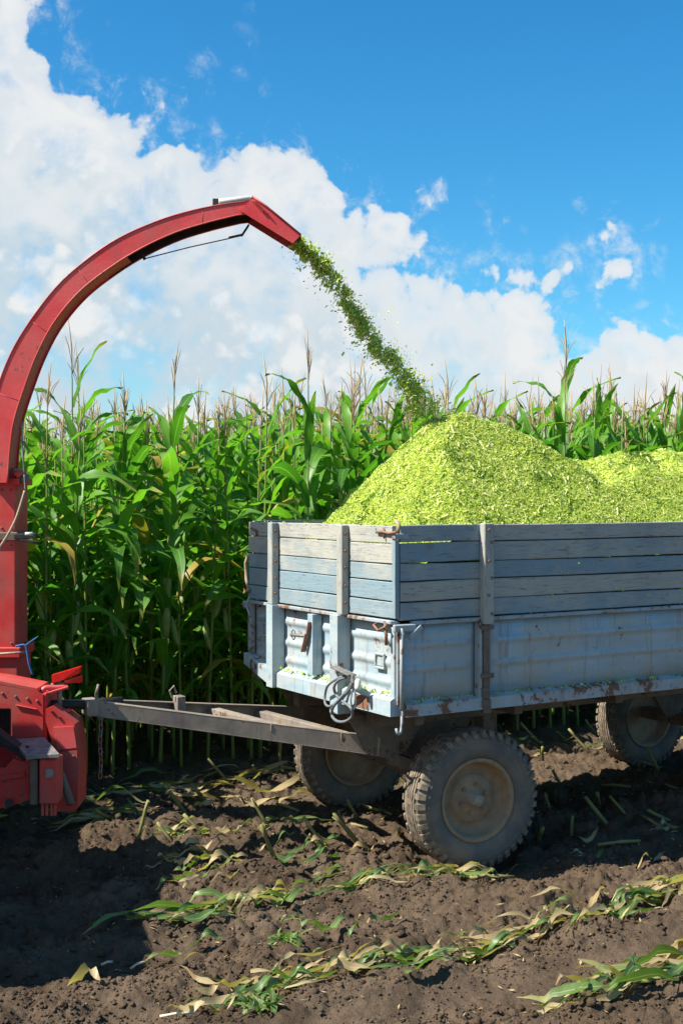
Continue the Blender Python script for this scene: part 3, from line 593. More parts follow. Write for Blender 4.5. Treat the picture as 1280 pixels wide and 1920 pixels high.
def wheel(cx, cy, rot, sgn):
    """sgn: side on which the dished outer face lies (along local -y for +1)"""
    Mx = Matrix.Translation((cx, cy, RW - 0.035)) @ Matrix.Rotation(rot, 4, 'Z') @ (Matrix.Identity(4) if sgn > 0 else Matrix.Rotation(math.pi, 4, 'Z'))
    disc = [(0.0, -0.035), (0.06, -0.035), (0.075, -0.03), (0.125, -0.030), (0.135, -0.012), (0.155, 0.0), (0.185, -0.005), (0.198, -0.03), (0.203, -0.085), (0.212, -0.098), (0.228, -0.103), (0.231, -0.090), (0.222, -0.085), (0.213, -0.04), (0.210, 0.03), (0.215, 0.085), (0.228, 0.09), (0.228, 0.103), (0.21, 0.098), (0.2, 0.03), (0.18, 0.015), (0.0, 0.015)]
    disc = [(r_*1.2, h_) for r_, h_ in disc]
    wh = G().lathe(disc, 48, Mx).obj('wheel', M_RIM, T, True)
    prof = [(0.268, -0.082), (0.281, -0.098), (0.298, -0.110), (0.322, -0.119), (0.352, -0.123), (0.385, -0.119), (0.412, -0.112), (0.428, -0.104), (0.438, -0.094), (0.446, -0.06), (0.449, 0), (0.446, 0.06), (0.438, 0.094), (0.428, 0.104), (0.385, 0.119), (0.352, 0.123), (0.322, 0.119), (0.298, 0.110), (0.281, 0.098), (0.268, 0.082)]
    g = G().lathe(prof, 64, Mx); g.lathe([(0.300, -0.1105), (0.306, -0.1145), (0.312, -0.1145)], 64, Mx); g.lathe([(0.372, -0.1215), (0.378, -0.1255), (0.384, -0.121)], 64, Mx)
    ty = g.obj('tyre', M_TYRE, wh, True)
    g = G()
    for y0, r_ in ((-0.058, 0.460), (-0.031, 0.463), (-0.004, 0.463), (0.023, 0.463), (0.050, 0.460)):      # zigzag ribs
        n = 96; o_ = len(g.v)
        for k in range(n):
            a = 2*math.pi*k/n; zz = 0.0035*(1 if k % 2 else -1)
            for (dy, rr) in ((-0.010+zz, 0.444), (-0.009+zz, r_), (0.009+zz, r_), (0.010+zz, 0.444)):
                g.v.append(tuple(Mx @ Vector((rr*math.cos(a), y0 + dy + .004, rr*math.sin(a)))))
        for k in range(n):
            for j in range(3): g.f.append((o_+k*4+j, o_+k*4+j+1, o_+((k+1) % n)*4+j+1, o_+((k+1) % n)*4+j))
    for s_ in (-1, 1):                                           # shoulder lugs
        for k in range(42):
            a = 2*math.pi*(k + (0.5 if s_ > 0 else 0))/42
            pr = [(0.404, 0.1145), (0.409, 0.1235), (0.452, 0.104), (0.461, 0.092), (0.461, 0.074), (0.440, 0.074)]
            vs = []
            for da, in ((-0.042,), (0.042,)):
                for r_, y_ in pr: vs.append(Mx @ Vector((r_*math.cos(a+da), s_*y_, r_*math.sin(a+da))))
            m_ = len(pr); g.add(vs, [tuple(range(m_)), tuple(range(m_, 2*m_))[::-1]] + [(j, (j+1) % m_, (j+1) % m_ + m_, j + m_) for j in range(m_)])
    g.obj('tread', M_TREAD, wh)
    g = G().lathe([(0.0, -0.118), (0.030, -0.116), (0.040, -0.106), (0.042, -0.055), (0.050, -0.05), (0.055, -0.034)], 24, Mx); g.obj('hub_cap', M_HUB, wh, True)
    for k in range(6):
        a = 2*math.pi*k/6 + 0.3; c_ = Mx @ Vector((0.095*math.cos(a), -0.030, 0.095*math.sin(a))); nn = (Mx.to_3x3() @ Vector((0, -1, 0)))
        g = G(); g.tube([c_, c_ + nn*0.020, c_ + nn*0.022, c_ + nn*0.034], [0.016, 0.016, 0.008, 0.007], 6); g.obj('wheel_nut', M_RIM, wh)
    return wh
nc = bg_(0, 0.90, 0); fc = bg_(0, -0.90, 0)
wheel(nc[0], nc[1], ST, 1); wheel(fc[0], fc[1], ST, -1)
for v_, s_ in ((0.15, 1), (1.95, -1)): wheel(3.97, v_, 0, s_)
G().box((3.92, 0.2, 0.42), (4.02, 1.9, 0.52), 0.006).obj('rear_axle', M_FRAME, T)
for v_ in (0.5, 1.48): G().prism([(3.5, v_-.02, 0.9), (4.2, v_-.02, 0.9), (3.93, v_-.02, 0.5), (3.79, v_-.02, 0.5)], (0, 0.04, 0)).obj('axle_bracket', M_FRAME, T)

# ------------------------------------------------------------------ heap of chopped corn
def heap(u, v):
    u = np.asarray(u, float); v = np.asarray(v, float)
    du, dv = u - 1.22, v - 1.0
    r = np.sqrt((du*(0.99 - 0.26*np.tanh(du*2.5)))**2 + (dv*(1.02 + 0.14*np.tanh(dv*3)))**2)
    cone = 3.445 - 0.90*np.sqrt(r*r + 0.30)
    ridge = 2.69 - (0.52 + 0.10*np.tanh(dv*3))*np.sqrt(dv*dv + 0.05) + 0.12 + 0.05*np.sin(u*2.2 + 1) - 0.55*np.clip(1.6 - u, 0, 2) - 0.5*np.clip(u - 3.7, 0, 1)
    k = 0.06; h_ = np.clip(0.5 + 0.5*(cone - ridge)/k, 0, 1); b_ = ridge*(1-h_) + cone*h_ + k*h_*(1-h_)
    b_ = np.maximum(b_, 1.85) + 0.11*fbm(u*2.4, v*2.4, 3) + 0.055*fbm(u*9, v*9, 3)
    ed = np.minimum(np.minimum(u - 0.035, BL - 0.035 - u), np.minimum(v - 0.035, BW - 0.035 - v))
    return np.minimum(b_, ZT - 0.012 + ed*0.9)
hu = np.linspace(0.036, BL-0.036, 300); hv = np.linspace(0.036, BW-0.036, 150)
A, B = np.meshgrid(hu, hv, indexing='ij'); Hh = heap(A, B); ii = np.arange(A.size).reshape(A.shape)
hf = np.stack([ii[:-1, :-1], ii[1:, :-1], ii[1:, 1:], ii[:-1, 1:]], -1).reshape(-1, 4)
HEAP = link('chopped_corn_heap', npmesh('chopped_corn_heap', np.stack([A, B, Hh], -1).reshape(-1, 3), hf, [M_HEAP], smooth=True))
HEAP.location = T.location; HEAP.rotation_euler = T.rotation_euler
tag(HEAP, 'yellow-green heap of chopped corn piled above the trailer planks', 'silage'); HEAP['kind'] = 'stuff'
def chips(n, pos, nrm, tilt, size, name, parent, probs):
    q = RNG.normal(0, 1, (n, 3)); q = nrm + tilt*q; q /= np.linalg.norm(q, axis=1)[:, None]
    r_ = np.cross(q, RNG.normal(0, 1, (n, 3))); r_ /= np.linalg.norm(r_, axis=1)[:, None]; t_ = np.cross(q, r_)
    s1 = RNG.uniform(size[0], size[1], (n, 1))*RNG.choice([1, 1, 1, 1.8], (n, 1)); s2 = s1*RNG.uniform(.3, .85, (n, 1)); bend = q*s1*RNG.uniform(-.5, .5, (n, 1))
    v_ = np.stack([pos - r_*s1 - t_*s2 + bend, pos + r_*s1 - t_*s2*RNG.uniform(.3, 1, (n, 1)) + bend, pos + r_*s1*.9 + t_*s2 - bend*.3, pos - r_*s1*.8 + t_*s2*RNG.uniform(.3, 1, (n, 1))], 1).reshape(-1, 3)
    me = npmesh(name, v_, np.arange(4*n).reshape(n, 4), M_CHIPS, RNG.choice(4, n, p=probs)); o_ = link(name, me, parent); o_['kind'] = 'stuff'; return o_
n = n_chip = 260000
cu = np.where(RNG.random(n) < .6, RNG.uniform(0.05, 2.2, n), RNG.uniform(2.2, BL-.05, n)); cv = RNG.uniform(0.045, BW-.045, n); cz = heap(cu, cv); e = 0.02
gn = np.stack([-(heap(cu+e, cv)-heap(cu-e, cv))/(2*e), -(heap(cu, cv+e)-heap(cu, cv-e))/(2*e), np.ones(n)], 1); gn /= np.linalg.norm(gn, axis=1)[:, None]
chips(n, np.stack([cu, cv, cz + RNG.uniform(-.006, .016, n)], 1), gn, 0.9, (0.0024, 0.0064), 'corn_chips', HEAP, [.46, .24, .2, .10])

# longer pale strands and leaf shreds on the heap
n2 = 1700; su = RNG.uniform(0.06, 3.6, n2); sv_ = RNG.uniform(.06, BW-.06, n2); sz_ = heap(su, sv_); aa = RNG.uniform(0, 6.28, n2); sl_ = RNG.uniform(.012, .038, n2); sw_ = RNG.uniform(.002, .006, n2)
dx, dy = np.cos(aa)*sl_, np.sin(aa)*sl_; px_, py_ = -np.sin(aa)*sw_, np.cos(aa)*sw_; vv_ = []
for sg, sp in ((-1, -1), (1, -1), (1, 1), (-1, 1)): vv_.append(np.stack([su + sg*dx + sp*px_, sv_ + sg*dy + sp*py_, heap(np.clip(su + sg*dx, .04, BL-.04), np.clip(sv_ + sg*dy, .04, BW-.04)) + RNG.uniform(.010, .024, n2)], 1))
o = link('corn_strands', npmesh('corn_strands', np.stack(vv_, 1).reshape(-1, 3), np.arange(4*n2).reshape(n2, 4), M_CHIPS, RNG.choice(4, n2, p=[.2, .2, .45, .15])), HEAP); o['kind'] = 'stuff'
# ------------------------------------------------------------------ forage harvester
HB = (-2.33, 8.9)
HV = thing('forage_harvester', 'red forage harvester with tall curved discharge chute and rear hitch', 'harvester', (HB[0], HB[1], 0))
def hp(px, py, Z): x, y, z_ = at(px, py, Z); return Vector((x - HB[0], y - HB[1], z_))
CA = math.radians(1.0); CD = Vector((math.cos(CA), math.sin(CA), 0)); CN = Vector((-CD.y, CD.x, 0))
ZC = 8.9; CWD = 0.27
def chp(px, py, off=0.0):                                     # photo point on the chute's near plate (vertical plane), harvester axes
    r = (px - CX)/FPX; x0 = HB[0]; t_ = (r*ZC - x0)/(CD.x - r*CD.y); Z = ZC + t_*CD.y
    return Vector((t_*CD.x, t_*CD.y, CH - (py - HY)/FPX*Z)) + CN*off
OUT = [(-24, 905), (-23, 860), (-19, 815), (-11, 765), (0, 715), (28, 649), (70, 584), (117, 527), (178, 476), (234, 441), (300, 413), (356, 396), (408, 385), (445, 379.5), (474, 376)]
INN = [(14, 905), (16, 879), (19, 840), (26, 790), (45, 729), (70, 663), (103, 602), (150, 546), (206, 502), (262, 467), (328, 436), (389, 417), (425, 408), (446, 403), (464, 401)]
def resamp(P, n):
    Q = catm([(x, y, 0) for x, y in P], 8); L = [0]
    for a, b in zip(Q, Q[1:]): L.append(L[-1] + (b-a).length)
    r = []
    for k in range(n):
        s_ = L[-1]*k/(n-1); j = min(max(np.searchsorted(L, s_)-1, 0), len(Q)-2); f_ = (s_-L[j])/max(L[j+1]-L[j], 1e-9); p = Q[j].lerp(Q[j+1], f_); r.append((p.x, p.y))
    return r
NC = 44; oo = resamp(OUT, NC); nn_ = resamp(INN, NC)
def plate(name, ptsA, ptsB, th, mat_, par, flip=None):
    g = G(); n = len(ptsA); v_ = []
    for a, b in zip(ptsA, ptsB): v_ += [a, b]
    g.add(v_, [(2*k, 2*k+1, 2*k+3, 2*k+2) for k in range(n-1)]); o = g.obj(name, mat_, par, False, fix=False)
    md = o.modifiers.new('thick', 'SOLIDIFY'); md.thickness = th; md.offset = 0; return o
O0 = [chp(*p) for p in oo]; I0 = [chp(*p) for p in nn_]; O1 = [p + CN*CWD for p in O0]; I1 = [p + CN*CWD for p in I0]
CHU = plate('chute', O0, I0, 0.006, M_RED, HV)
plate('chute_far_plate', O1, I1, 0.006, M_RED, CHU)
def shift(P, Q, k): return [p + (q-p).normalized()*k for p, q in zip(P, Q)]
plate('chute_back_plate', shift([p + CN*.002 for p in O0], I0, .004), shift([p - CN*.002 for p in O1], I1, .006), 0.005, M_REDD, CHU)
kb = 30
plate('chute_belly_plate', shift([p + CN*.004 for p in I0[:kb]], O0, .012), shift([p - CN*.004 for p in I1[:kb]], O1, .012), 0.005, M_REDD, CHU)
plate('chute_inner_shade', shift([p + CN*.006 for p in O0[kb-4:]], I0[kb-4:], .014), shift([p - CN*.006 for p in O1[kb-4:]], I1[kb-4:], .014), 0.004, M_DARK, CHU)  # dark sheet puts the shade inside the open chute end into the colour
plate('chute_inner_shade', shift([p - CN*.006 for p in O1[kb-4:]], I1[kb-4:], .016), shift([p - CN*.006 for p in I1[kb-4:]], O1[kb-4:], .004), 0.003, M_DARK, CHU)  # same painted shade on the inner face of the far plate
for P, Q, s_ in ((O0, I0, -1), (O1, I1, 1)):
    g = G()
    g.tube([p + CN*s_*0.002 for p in P], 0.0065, 6); g.obj('chute_rim', M_REDD, CHU, True)
g = G(); g.tube([p - CN*0.001 for p in I0], 0.006, 6); g.obj('chute_rim', M_REDD, CHU, True)
g = G(); g.tube([p + CN*0.001 for p in I1], 0.006, 6); g.obj('chute_rim', M_REDD, CHU, True)
for k in (9, 17, 24, 38):                                     # welded seams across the arch
    g = G(); g.tube([O0[k] - CN*.0025, I0[k] - CN*.0025], 0.0022, 5); g.obj('weld_seam', M_REDD, CHU, True)
# deflector flap
DEFP = [(449, 395), (462, 384), (475, 370), (500, 388), (564, 441), (549, 457)]
def fpoly(off): return [chp(x, y, off) for x, y in DEFP]
g = G().prism(fpoly(-0.012), CN*0.006); DF = g.obj('deflector', M_RED, HV)
G().prism(fpoly(CWD+0.008), CN*0.006).obj('deflector_side', M_REDD, DF)
TP = [chp(475, 370, -.006), chp(500, 388, -.006), chp(564, 441, -.006)]
plate('deflector_top', TP, [p + CN*(CWD+.014) for p in TP], 0.006, M_REDD, DF)
TQ = [chp(474, 377, .002), chp(498, 394, .002), chp(560, 445, .002)]; plate('deflector_inner_shade', TQ, [p + CN*(CWD-.002) for p in TQ], 0.003, M_DARK, DF)  # dark sheet standing in for the shade under the flap
g = G(); g.tube([p - CN*.008 for p in TP], 0.007, 6); g.obj('deflector_rim', M_REDD, DF, True)
g = G(); g.bar(chp(478, 378, -.02), chp(502, 402, -.02), 0.010, 0.022, CN); g.obj('stiffener', M_REDD, DF)
g = G(); g.bar(chp(474, 377, -.018), chp(494, 399, -.018), 0.010, 0.014, CN); g.obj('stiffener', M_REDD, DF)
g = G(); a = chp(410, 378, .012); b = chp(473, 371, .012); g.tube([a, a.lerp(b, .03), a.lerp(b, .97), b], [.016, .022, .022, .016], 10); cy = g.obj('deflector_cylinder', M_PALE, HV, True)
g = G(); g.box((-.02, -.012, -.03), (.02, .012, .03), .003, Matrix.Translation(chp(404, 380, .012))); g.obj('cylinder_lug', M_DARK, cy)
g = G(); g.tube([chp(472, 371, -.012), chp(474, 370.5, .05), chp(476, 371, .12)], .012, 7); g.obj('cylinder_pin', M_STEEL, cy, True)
g = G(); g.bar(chp(463, 408, .24), chp(450, 431, .20), 0.012, 0.028, CN); g.bar(chp(452, 429, .20), chp(425, 435, .20), 0.012, 0.034, CN); lv = g.obj('flap_lever', M_DARK, HV)
g = G(); g.tube([chp(427, 436, .20), chp(350, 453, .20), chp(264, 475, .20)], 0.0045, 5); g.obj('control_wire', M_STEEL, HV, True)
g = G(); g.tube([chp(260, 468, .19), chp(265, 477, .20)], 0.012, 6); g.obj('wire_bracket', M_DARK, HV)
# column
def hb(px0, py0, px1, py1, Z, dep, name, mat_, c=0.006, par=None, label=None):
    a = hp(px0, py1, Z); b = hp(px1, py0, Z); return G().box((a.x, a.y, a.z), (b.x, a.y + dep, b.z), c).obj(name, mat_, par or HV, label=label)
hb(-75, 908, 29, 1000, 9.0, 0.36, 'column', M_REDD); hb(-75, 1012, 29, 1216, 9.0, 0.36, 'column', M_REDD); hb(-75, 1232, 33, 1470, 9.0, 0.40, 'column', M_REDD)
hb(-80, 896, 36, 909, 8.98, 0.40, 'flange', M_REDD); hb(-70, 878, 28, 897, 9.01, 0.34, 'flange', M_REDD)
hb(-78, 998, 33, 1014, 8.98, 0.40, 'collar', M_FRAME); hb(-78, 1214, 38, 1234, 8.98, 0.43, 'collar', M_REDD)
hb(30, 888, 49, 903, 9.0, 0.10, 'flange_bracket', M_FRAME)
g = G(); g.prism([hp(28, 905, 9.02), hp(48, 903, 9.02), hp(30, 922, 9.02)], (0, .02, 0)); g.obj('flange_gusset', M_REDD, HV)
g = G(); g.tube([hp(28, 885, 8.97), hp(34, 890, 8.97), hp(40, 886, 8.97)], 0.022, 8); g.obj('pivot_bolt', M_REDD, HV, True)
g = G(); g.bar(hp(28, 1006, 8.99), hp(70, 1004, 8.99), 0.05, 0.035); g.bar(hp(40, 1012, 8.98), hp(72, 1018, 8.98), 0.03, 0.02); g.obj('turning_arm', M_DARK, HV)
g = G(); g.tube([hp(48, 1001, 8.94), hp(62, 1001, 8.94)], 0.012, 7); g.obj('arm_pin', M_PALE, HV, True)
g = G(); g.tube(catm([hp(47, 920, 8.9), hp(38, 950, 8.88), hp(28, 978, 8.86), hp(12, 1008, 8.85), hp(-6, 1035, 8.86)]), 0.009, 7); g.obj('tan_hose', M_ROPE, HV, True)
g = G(); g.tube(catm([hp(41, 790, 8.93), hp(43, 840, 8.92), hp(46, 890, 8.92)]), 0.006, 6); g.tube(catm([hp(46, 890, 8.92), hp(48, 920, 8.9)]), 0.006, 6); g.obj('control_cable', M_CABLE, HV, True)
g = G(); g.tube([hp(-5, 1226, 8.92), hp(48, 1223, 8.92)], 0.008, 6); g.obj('tie_rope', M_ROPE, HV, True)
g = G(); g.tube(catm([hp(30, 1212, 8.9), hp(47, 1210, 8.9), hp(52, 1225, 8.9), hp(55, 1245, 8.9), hp(62, 1266, 8.9)]), 0.009, 6); g.tube(catm([hp(46, 1212, 8.9), hp(70, 1195, 8.9)]), 0.006, 6); g.obj('blue_twine', M_TWINE, HV, True)
# rear frame plate, hitch, post, ballast block
ZP = 8.02
g = G(); g.prism([hp(x, y, ZP) for x, y in ((-260, 1250), (0, 1284), (72, 1297), (81, 1303), (81, 1392), (24, 1398), (22, 1320), (-260, 1310))], (0, 0.022, 0)); g.obj('frame_plate', M_REDD, HV)
g = G(); g.prism([hp(x, y, ZP) for x, y in ((-260, 1243), (0, 1277), (70, 1291), (72, 1297), (0, 1283), (-260, 1249))], (0, 0.30, 0)); g.obj('frame_top', M_REDD, HV)
g = G(); g.bar(hp(30, 1322, ZP-.006), hp(70, 1330, ZP-.006), 0.012, 0.008); g.obj('weld_seam', M_REDD, HV)
hb(-240, 1330, 18, 1400, ZP+.25, 0.05, 'inner_plate', M_DARK)
hb(80, 1300, 88, 1400, ZP+0.02, 0.32, 'hitch_plate', M_REDD)
g = G(); a = hp(78, 1312, 8.1); q = catm([hp(76, 1316, 8.10), hp(78, 1300, 8.10), hp(86, 1290, 8.11), hp(104, 1290, 8.13), hp(127, 1287, 8.16)])
for p_, q_ in zip(q, q[1:]): pass
g.tube(q, 0.018, 8); g.obj('hitch_hook', M_RED, HV, True)
g = G(); g.bar(hp(84, 1300, 8.12), hp(128, 1287, 8.16), 0.09, 0.016); g.obj('hitch_jaw', M_RED, HV)
g = G(); g.bar(hp(84, 1333, 8.14), hp(132, 1330, 8.18), 0.09, 0.018); g.obj('hitch_jaw', M_REDD, HV)
g = G(); g.tube([hp(112, 1276, 8.16), hp(113, 1340, 8.16)], 0.016, 9); g.obj('hitch_pin', M_STEEL, HV, True)
g = G(); g.tube([hp(96, 1284, 8.15), hp(122, 1282, 8.15)], 0.010, 7); g.obj('pin_clip', M_FRAME, HV, True)
g = G(); g.tube(catm([hp(103, 1297, 8.12), hp(92, 1306, 8.12), hp(88, 1312, 8.12)]), 0.006, 6); g.obj('pin_cord', M_ROPE, HV, True)
g = G(); g.prism([hp(97, 1266, 8.13), hp(151, 1250, 8.16), hp(149, 1263, 8.16), hp(118, 1275, 8.14), hp(98, 1281, 8.13)], (0, 0.05, 0)); rf = g.obj('red_marker', M_REFL, HV, label='bright red wedge marker on the hitch pin')
g = G(); g.prism([hp(120, 1277, 8.15), hp(152, 1268, 8.17), hp(152, 1280, 8.17), hp(124, 1281, 8.15)], (0, 0.05, 0)); g.obj('marker_fin', M_REFL, rf)
# ballast block
P_ = [(86, 1330), (97, 1325), (140, 1359), (146, 1402), (148, 1440), (146, 1512), (140, 1522), (108, 1522), (100, 1400), (86, 1352)]
g = G(); A_ = [hp(x, y, 8.00) for x, y in P_]; g.prism(A_, (0.0, 0.26, 0)); g.obj('rear_guard', M_REDD, HV)
g = G(); g.prism([hp(x, y, 7.985) for x, y in ((100, 1364), (138, 1362), (144, 1402), (108, 1406))], (0, 0.012, 0)); g.obj('guard_panel', M_RED, HV)  # brighter red paints the sunlit facet onto a flat panel
g = G(); g.prism([hp(x, y, 7.985) for x, y in ((109, 1411), (145, 1407), (146, 1500), (112, 1510))], (0, 0.010, 0)); g.obj('guard_panel', M_REDD, HV)
for x0, x1, dy in ((94, 108, 0), (108, 124, 0)):
    g = G(); g.bar(hp(x0+4, 1334 + (x0-94)*.8, 7.99), hp(x0+4, 1334 + (x0-94)*.8, 8.27) , 0.02, 0.008); g.obj('guard_strip', M_DARK, HV)
# square post with grey cap
hb(74, 1424, 108, 1508, 7.62, 0.16, 'square_post', M_REDD); hb(56, 1424, 71, 1510, 7.64, 0.16, 'post_flange', M_FRAME)
g = G(); g.prism([hp(50, 1424, 7.60), hp(112, 1420, 7.60), hp(112, 1414, 7.60), hp(50, 1418, 7.60)], hp(84, 1384, 7.95) - hp(112, 1416, 7.60)); g.obj('post_cap', M_STEEL, HV)
g = G(); g.tube([hp(52, 1402, 7.72), hp(52, 1398, 7.72)], 0.012, 7); g.obj('cap_bolt', M_DARK, HV)
G().box((-.022, -.012, -.028), (.028, .004, .028), .004, Matrix.Translation(hp(92, 1450, 7.62))).obj('square_plate', M_STEEL, HV)
for x in (80, 88, 97, 103): g = G(); g.box((-.008, 0, -.07), (.008, .02, .0), .002, Matrix.Translation(hp(x, 1508, 7.66))); g.obj('tine', M_REDD, HV)
g = G(); g.tube([hp(114, 1450, 7.85), hp(134, 1508, 7.80)], 0.024, 9); g.obj('support_tube', M_FRAME, HV, True)
g = G(); g.prism([hp(x, y, 7.80) for x, y in ((-200, 1540), (-200, 1440), (10, 1440), (26, 1422), (54, 1432), (54, 1500), (20, 1512), (-20, 1520))], (0, 0.03, 0)); g.obj('lower_plate', M_REDD, HV)
g = G(); g.bar(hp(-160, 1482, 7.79), hp(48, 1452, 7.79), 0.02, 0.03); g.obj('plate_rib', M_REDD, HV)
g = G(); g.tube([hp(17, 1506, 7.79), hp(17, 1506, 7.74)], 0.026, 10); g.obj('pivot_boss', M_DARK, HV)
g = G(); g.bar(hp(-40, 1350, 7.86), hp(54, 1418, 7.80), 0.09, 0.05); g.obj('frame_tube', M_DARK, HV)
for x, y, Z in ((30, 1306, ZP), (52, 1310, ZP), (70, 1314, ZP), (30, 1385, ZP), (72, 1382, ZP), (5, 1300, ZP), (118, 1420, 7.985), (138, 1418, 7.985), (120, 1498, 7.985), (10, 1465, 7.80), (40, 1490, 7.80), (22, 918, 9.0), (22, 990, 9.0), (22, 1022, 9.0), (22, 1206, 9.0), (4, 918, 9.0), (4, 990, 9.0)):
    p = hp(x, y, Z - .002); g = G(); g.tube([p + Vector((0, .004, 0)), p - Vector((0, .003, 0)), p - Vector((0, .006, 0))], [.009, .009, .005], 6); g.obj('bolt', M_FRAME, HV)
# body beyond the edge of the picture
def wb(lo, hi, name, mat_, c=0.03): return G().box((lo[0]-HB[0], lo[1]-HB[1], lo[2]), (hi[0]-HB[0], hi[1]-HB[1], hi[2]), c).obj(name, mat_, HV)
wb((-4.6, 8.35, 0.45), (-2.62, 9.5, 1.05), 'blower_housing', M_REDD); wb((-5.2, 6.0, 0.7), (-2.75, 8.2, 1.75), 'body_housing', M_REDD)
wb((-4.9, 5.95, 1.75), (-2.72, 7.75, 2.15), 'hood', M_REDD, 0.08)
for yy in (5.8, 8.0):
    Mx = Matrix.Translation((-3.6-HB[0], yy-HB[1], 0.55)); g = G().lathe([(0.28, -.13), (0.38, -.16), (0.5, -.15), (0.55, -.10), (0.56, 0), (0.55, .10), (0.5, .15), (0.38, .16), (0.28, .13)], 40, Mx); wl = g.obj('tyre', M_TYRE, HV, True)
    G().lathe([(0, -.06), (.1, -.06), (.2, -.02), (.27, -.1), (.285, -.12), (.285, .12), (.2, .05), (0, .05)], 36, Mx).obj('rim', M_STEEL, wl, True)

# ------------------------------------------------------------------ flying stream of chopped corn
path = catm([(x, y, 0) for x, y in ((556, 452), (598, 492), (640, 545), (672, 598), (704, 645), (742, 688), (775, 730), (812, 784))], 10)
n = 12000; pos = np.zeros((n, 3)); L = len(path)-1
cl = RNG.uniform(0, 1, 70); clo = RNG.normal(0, 1, (70, 2)); cls = RNG.uniform(.3, 1.0, 70)
for k in range(n):
    if RNG.random() < 0.72: j = RNG.integers(70); s_ = cl[j] + RNG.normal(0, .012); ox, oy = clo[j]*0.48 + RNG.normal(0, 1, 2)*cls[j]*0.36
    else: s_ = RNG.random(); ox, oy = RNG.normal(0, .55, 2)
    if RNG.random() < 0.05: ox, oy = ox*2.4, oy*2.4
    s_ = min(max(s_, 0), 1); f_ = s_*L; i_ = min(int(f_), L-1); p = path[i_].lerp(path[i_+1], f_-i_); wd = (8 + 12*min(s_*2.2, 1) + 10*max(0, s_ - .8)*5)
    nx_, ny_ = (0.78, -0.62); Z = 9.12 + 0.22*s_ + 0.10*CWD + RNG.normal(0, 0.03 + .04*s_)
    pos[k] = at(p.x + nx_*ox*wd + RNG.normal(0, 3), p.y + ny_*ox*wd + oy*9, Z)
nr = np.array(SUN)*1.1 + RNG.normal(0, .55, (n, 3))
for k_, ob in enumerate([c_ for c_ in HEAP.children if c_.name.startswith('corn_chips')]):       # greener handfuls in the heap
    nz = fbm(cu*5 + 3, cv*5, 3) + RNG.normal(0, .13, n_chip); mi_ = np.empty(n_chip, np.int32); ob.data.polygons.foreach_get('material_index', mi_)
    mi_ = np.where(nz > .38, 3, np.where(nz > .24, np.where(RNG.random(n_chip) < .6, 1, mi_), mi_)); ob.data.polygons.foreach_set('material_index', mi_.astype(np.int32))
STR = chips(n, pos, nr, 0.3, (0.0045, 0.0105), 'flying_chopped_corn', None, [.55, .21, .24, .0]); tag(STR, 'bright green stream of chopped corn flying from the chute to the heap', 'silage')

# ------------------------------------------------------------------ corn
def leafgeo(L, Wd, th0, bend, twist, seed, seg=9, fold=0.35, p=1.4):
    r = random.Random(seed); v = []; uvs = []; pos_ = Vector((0, 0, 0)); ds = L/seg; ph = r.uniform(0, 6)
    for k in range(seg+1):
        s_ = k/seg; th = th0 - bend*s_**p
        tx, tz = math.cos(th), math.sin(th)
        if k: pos_ = pos_ + Vector((tx, 0, tz))*ds
        wv = Wd*(0.55 + 0.45*min(1, s_*5))*max(0.02, (1 - s_**2.4))*0.5
        tw = twist*s_ + 0.25*math.sin(s_*5 + ph)
        nrm = Vector((-tz, 0, tx)); side = Vector((0, 1, 0))*math.cos(tw) + nrm*math.sin(tw); n2 = nrm*math.cos(tw) - Vector((0, 1, 0))*math.sin(tw)
        und = 0.016*math.sin(s_*17 + ph); und2 = 0.016*math.sin(s_*15 + ph*2)
        f_ = fold*(1 - 0.6*s_)
        v += [pos_ + side*wv*math.cos(f_) + n2*(wv*math.sin(f_) + und*min(1, s_*4)), pos_, pos_ - side*wv*math.cos(f_) + n2*(wv*math.sin(f_) + und2*min(1, s_*4))]
        uvs += [(0, s_), (0.5, s_), (1, s_)]
    f = []
    for k in range(seg):
        for j in range(2): f.append((3*k+j, 3*k+j+1, 3*k+3+j+1, 3*k+3+j))
    return np.array([tuple(x) for x in v]), np.array(f), np.array(uvs)
LEAFS = []; LM = []; LMY = []
for k in range(16):
    upr = k >= 11                                              # the last few stand stiffly upright, for the plant's top
    if upr: g = leafgeo(rnd(.45, .70), rnd(.070, .100), rnd(1.08, 1.42), rnd(0.15, 1.7), rnd(-.7, .7), k)
    else: g = leafgeo(rnd(.72, .98), rnd(.098, .128), rnd(1.0, 1.40), rnd(1.6, 2.9), rnd(-.9, .9), k, p=rnd(.9, 1.5))
    LEAFS.append(g); LM.append(npmesh('leaf', *g[:2], [M_LEAF], smooth=True, uvs=g[2])); LMY.append(npmesh('yellow_leaf', *g[:2], [M_LEAFY], smooth=True, uvs=g[2]))
def geo(g): me = g.mesh('tmp', [], True); nv = len(me.vertices); bpy.data.meshes.remove(me); return g
def stalkgeo(h, bendx):
    g = G(); pts = []; rs = []
    for k in range(15):
        s_ = k/14; pts.append((bendx*s_*s_, bendx*.4*math.sin(s_*3), h*s_)); rs.append(0.0145*(1 - .62*s_)*(1.12 if k % 2 == 0 else 0.96))
    return g.tube(pts, rs, 6)
